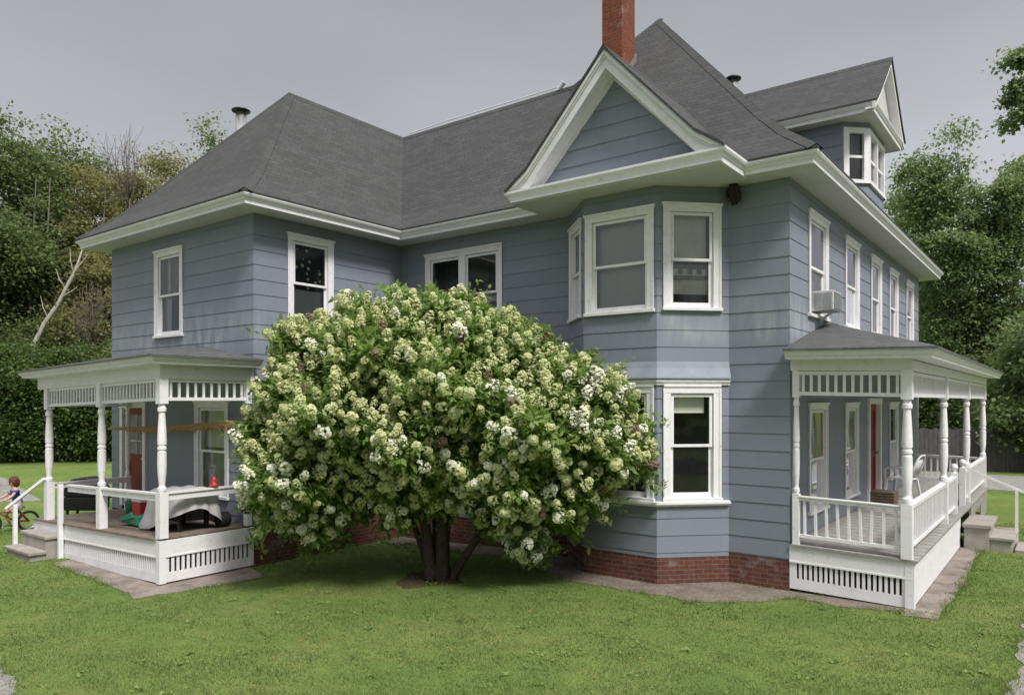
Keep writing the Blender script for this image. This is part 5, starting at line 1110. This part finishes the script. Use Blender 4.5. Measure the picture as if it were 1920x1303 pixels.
def child(loc, rz):
    p = empty('person', (0, 0, 0), "child in a blue shirt with auburn hair sitting on the small orange bicycle", 'person')
    V = [(-.15, 0, .58), (-.13, 0, .70), (-.09, 0, .84), (-.07, 0, .93), (-.06, 0, .985),                     # 0 pelvis 1 waist 2 chest 3 upper chest 4 neck
         (-.045, 0, 1.06), (-.035, 0, 1.13),                                                                 # 5 head 6 crown
         (-.08, .11, .905), (.02, .155, .79), (.16, .20, .725), (.20, .205, .715),                            # 7 shoulder 8 elbow 9 wrist 10 hand L
         (-.08, -.11, .905), (.02, -.155, .79), (.16, -.20, .725), (.20, -.205, .715),
         (-.12, .075, .55), (.06, .09, .52), (-.10, .11, .37), (-.10, .12, .345), (-.02, .125, .345),          # 15 hip 16 knee 17 ankle 18 heel 19 toe
         (-.12, -.075, .55), (.07, -.09, .40), (-.02, -.11, .19), (-.02, -.12, .16), (.07, -.125, .15)]
    E = [(0, 1), (1, 2), (2, 3), (3, 4), (4, 5), (5, 6), (3, 7), (7, 8), (8, 9), (9, 10), (3, 11), (11, 12), (12, 13), (13, 14), (0, 15), (15, 16), (16, 17), (17, 18), (18, 19), (0, 20), (20, 21), (21, 22), (22, 23), (23, 24)]
    r = [.085, .08, .085, .06, .035, .085, .075, .042, .03, .022, .024, .042, .03, .022, .024, .065, .045, .03, .03, .026, .065, .045, .03, .03, .026]
    skin('body', V, E, r, M['skin'], p)
    q = MB(); ellipsoid(q, (.038, 0, 1.055), (.018, .012, .016)); ellipsoid(q, (-.05, .088, 1.06), (.02, .012, .026)); ellipsoid(q, (-.05, -.088, 1.06), (.02, .012, .026)); q.build('nose_and_ears', M['skin'], p, True)
    q = MB(); ellipsoid(q, (.035, .034, 1.085), (.01, .012, .009)); ellipsoid(q, (.035, -.034, 1.085), (.01, .012, .009)); q.build('eye', M['hair'], p, True)
    q = MB(); ellipsoid(q, (.032, 0, 1.02), (.008, .022, .005)); q.build('mouth', M['redp'], p, True)
    q = MB(); ellipsoid(q, (-.065, 0, 1.115), (.098, .102, .088)); ellipsoid(q, (-.10, 0, 1.06), (.075, .095, .10))
    rh = random.Random(4)
    for i in range(46):
        d_ = Vector((rh.gauss(-.15, .6), rh.gauss(0, .6), rh.gauss(.5, .5))).normalized(); c_ = Vector((-.07, 0, 1.1)) + Vector((d_.x * .088, d_.y * .092, d_.z * .085)); ellipsoid(q, c_, (.022, .018, .03), 6, 5)
    for s in (-1, 1): ellipsoid(q, (-.05, s * .085, 1.08), (.05, .02, .055))
    q.build('hair', M['hair'], p, True)
    skin('shirt', [(-.15, 0, .575), (-.13, 0, .70), (-.09, 0, .84), (-.07, 0, .925), (-.08, .11, .905), (-.02, .14, .835), (-.08, -.11, .905), (-.02, -.14, .835)], [(0, 1), (1, 2), (2, 3), (3, 4), (4, 5), (3, 6), (6, 7)], [.108, .1, .1, .074, .056, .05, .056, .05], M['shirt'], p)
    skin('shorts', [(-.15, 0, .58), (-.12, .075, .555), (.02, .088, .53), (-.12, -.075, .555), (.02, -.088, .45)], [(0, 1), (1, 2), (0, 3), (3, 4)], [.094, .08, .063, .08, .063], M['shorts'], p)
    for s, c in ((1, (-.06, .122, .34)), (-1, (.03, -.122, .15))): q = MB(); ellipsoid(q, c, (.075, .034, .03)); q.build('shoe', M['shoe'], p, True)
    for s in (1, -1):                                      # fingers closed round the grip
        for f in range(4):
            x = .205; y = s * (.185 + .014 * f); skin('finger', [(x - .01, y, .722), (x + .018, y, .722), (x + .028, y, .704), (x + .012, y, .688), (x - .004, y, .69)], [(0, 1), (1, 2), (2, 3), (3, 4)], [.008, .0075, .007, .0065, .006], M['skin'], p, 1)
        skin('thumb', [(.19, s * .18, .72), (.2, s * .165, .705), (.212, s * .168, .69)], [(0, 1), (1, 2)], [.009, .008, .007], M['skin'], p, 1)
    p.location = loc; p.rotation_euler = (0, 0, rz)
child(BP + Vector((0, 0, 0)), HEAD)

# ------------------------------------------------------------------ light, sky, camera
SUN_EL, SUN_AZ = R(52), Vector((.90, -.34)).normalized()           # from the right of the house, high and veiled
sd = bpy.data.lights.new('sun', 'SUN'); sd.energy = 1.8; sd.angle = R(14); sd.color = (1, .965, .91)
so_ = bpy.data.objects.new('sun', sd); COL.objects.link(so_)
dirv = Vector((SUN_AZ.x * math.cos(SUN_EL), SUN_AZ.y * math.cos(SUN_EL), math.sin(SUN_EL))); so_.rotation_euler = dirv.to_track_quat('Z', 'Y').to_euler()
w = bpy.data.worlds.new('World'); S.world = w; w.use_nodes = True; nt = NT(w); 
sky = nt.n('ShaderNodeTexSky', sky_type='NISHITA', sun_disc=False, sun_elevation=SUN_EL, sun_rotation=math.atan2(SUN_AZ.x, SUN_AZ.y), air_density=1.0, dust_density=4.0, ozone_density=1.0)
hs = nt.n('ShaderNodeHueSaturation', i_Saturation=.18); nt.l(sky.outputs[0], hs.inputs['Color'])
tc = nt.n('ShaderNodeTexCoord'); mp = nt.n('ShaderNodeMapping'); mp.inputs['Scale'].default_value = (1, 1, 2.2); nt.l(tc.outputs['Generated'], mp.inputs[0])
cn = noise(nt, mp.outputs[0], 1.3, 6, .5)
sx = nt.n('ShaderNodeSeparateXYZ'); nt.l(tc.outputs['Generated'], sx.inputs[0])
grad = ramp(nt, sx.outputs[2], [(0, (2.45, 2.52, 2.72)), (.25, (2.05, 2.11, 2.27)), (.5, (1.5, 1.55, 1.67)), (.66, (3.0, 3.0, 3.15)), (1.0, (8.8, 8.8, 9.0))])
cloud = mixc(nt, 1.0, grad, ramp(nt, cn.outputs[0], [(.28, (.82,) * 3), (.72, (1.16,) * 3)]), 'MULTIPLY')
mixs = mixc(nt, .9, hs.outputs[0], cloud)
bg = nt.n('ShaderNodeBackground', i_Strength=.115); o = nt.n('ShaderNodeOutputWorld'); nt.l(mixs, bg.inputs[0]); nt.l(bg.outputs[0], o.inputs[0])
cd = bpy.data.cameras.new('camera'); cam = bpy.data.objects.new('camera', cd); COL.objects.link(cam); cam.location = CAM; cam.rotation_euler = (R(90), 0, PHI)
cd.sensor_width = 36; cd.lens = 1380 / 1920 * 36; cd.shift_y = (751 - 651.5) / 1920; cd.clip_end = 3000; cd.clip_start = .05
S.camera = cam
S.view_settings.view_transform = 'Standard'; S.view_settings.look = 'None'; S.view_settings.gamma = 1; S.view_settings.exposure = 1.05
S.render.engine = 'CYCLES'; S.cycles.transparent_max_bounces = 12; S.cycles.max_bounces = 6; S.cycles.diffuse_bounces = 3; S.cycles.use_denoising = True
S.render.resolution_x, S.render.resolution_y = 1024, 694
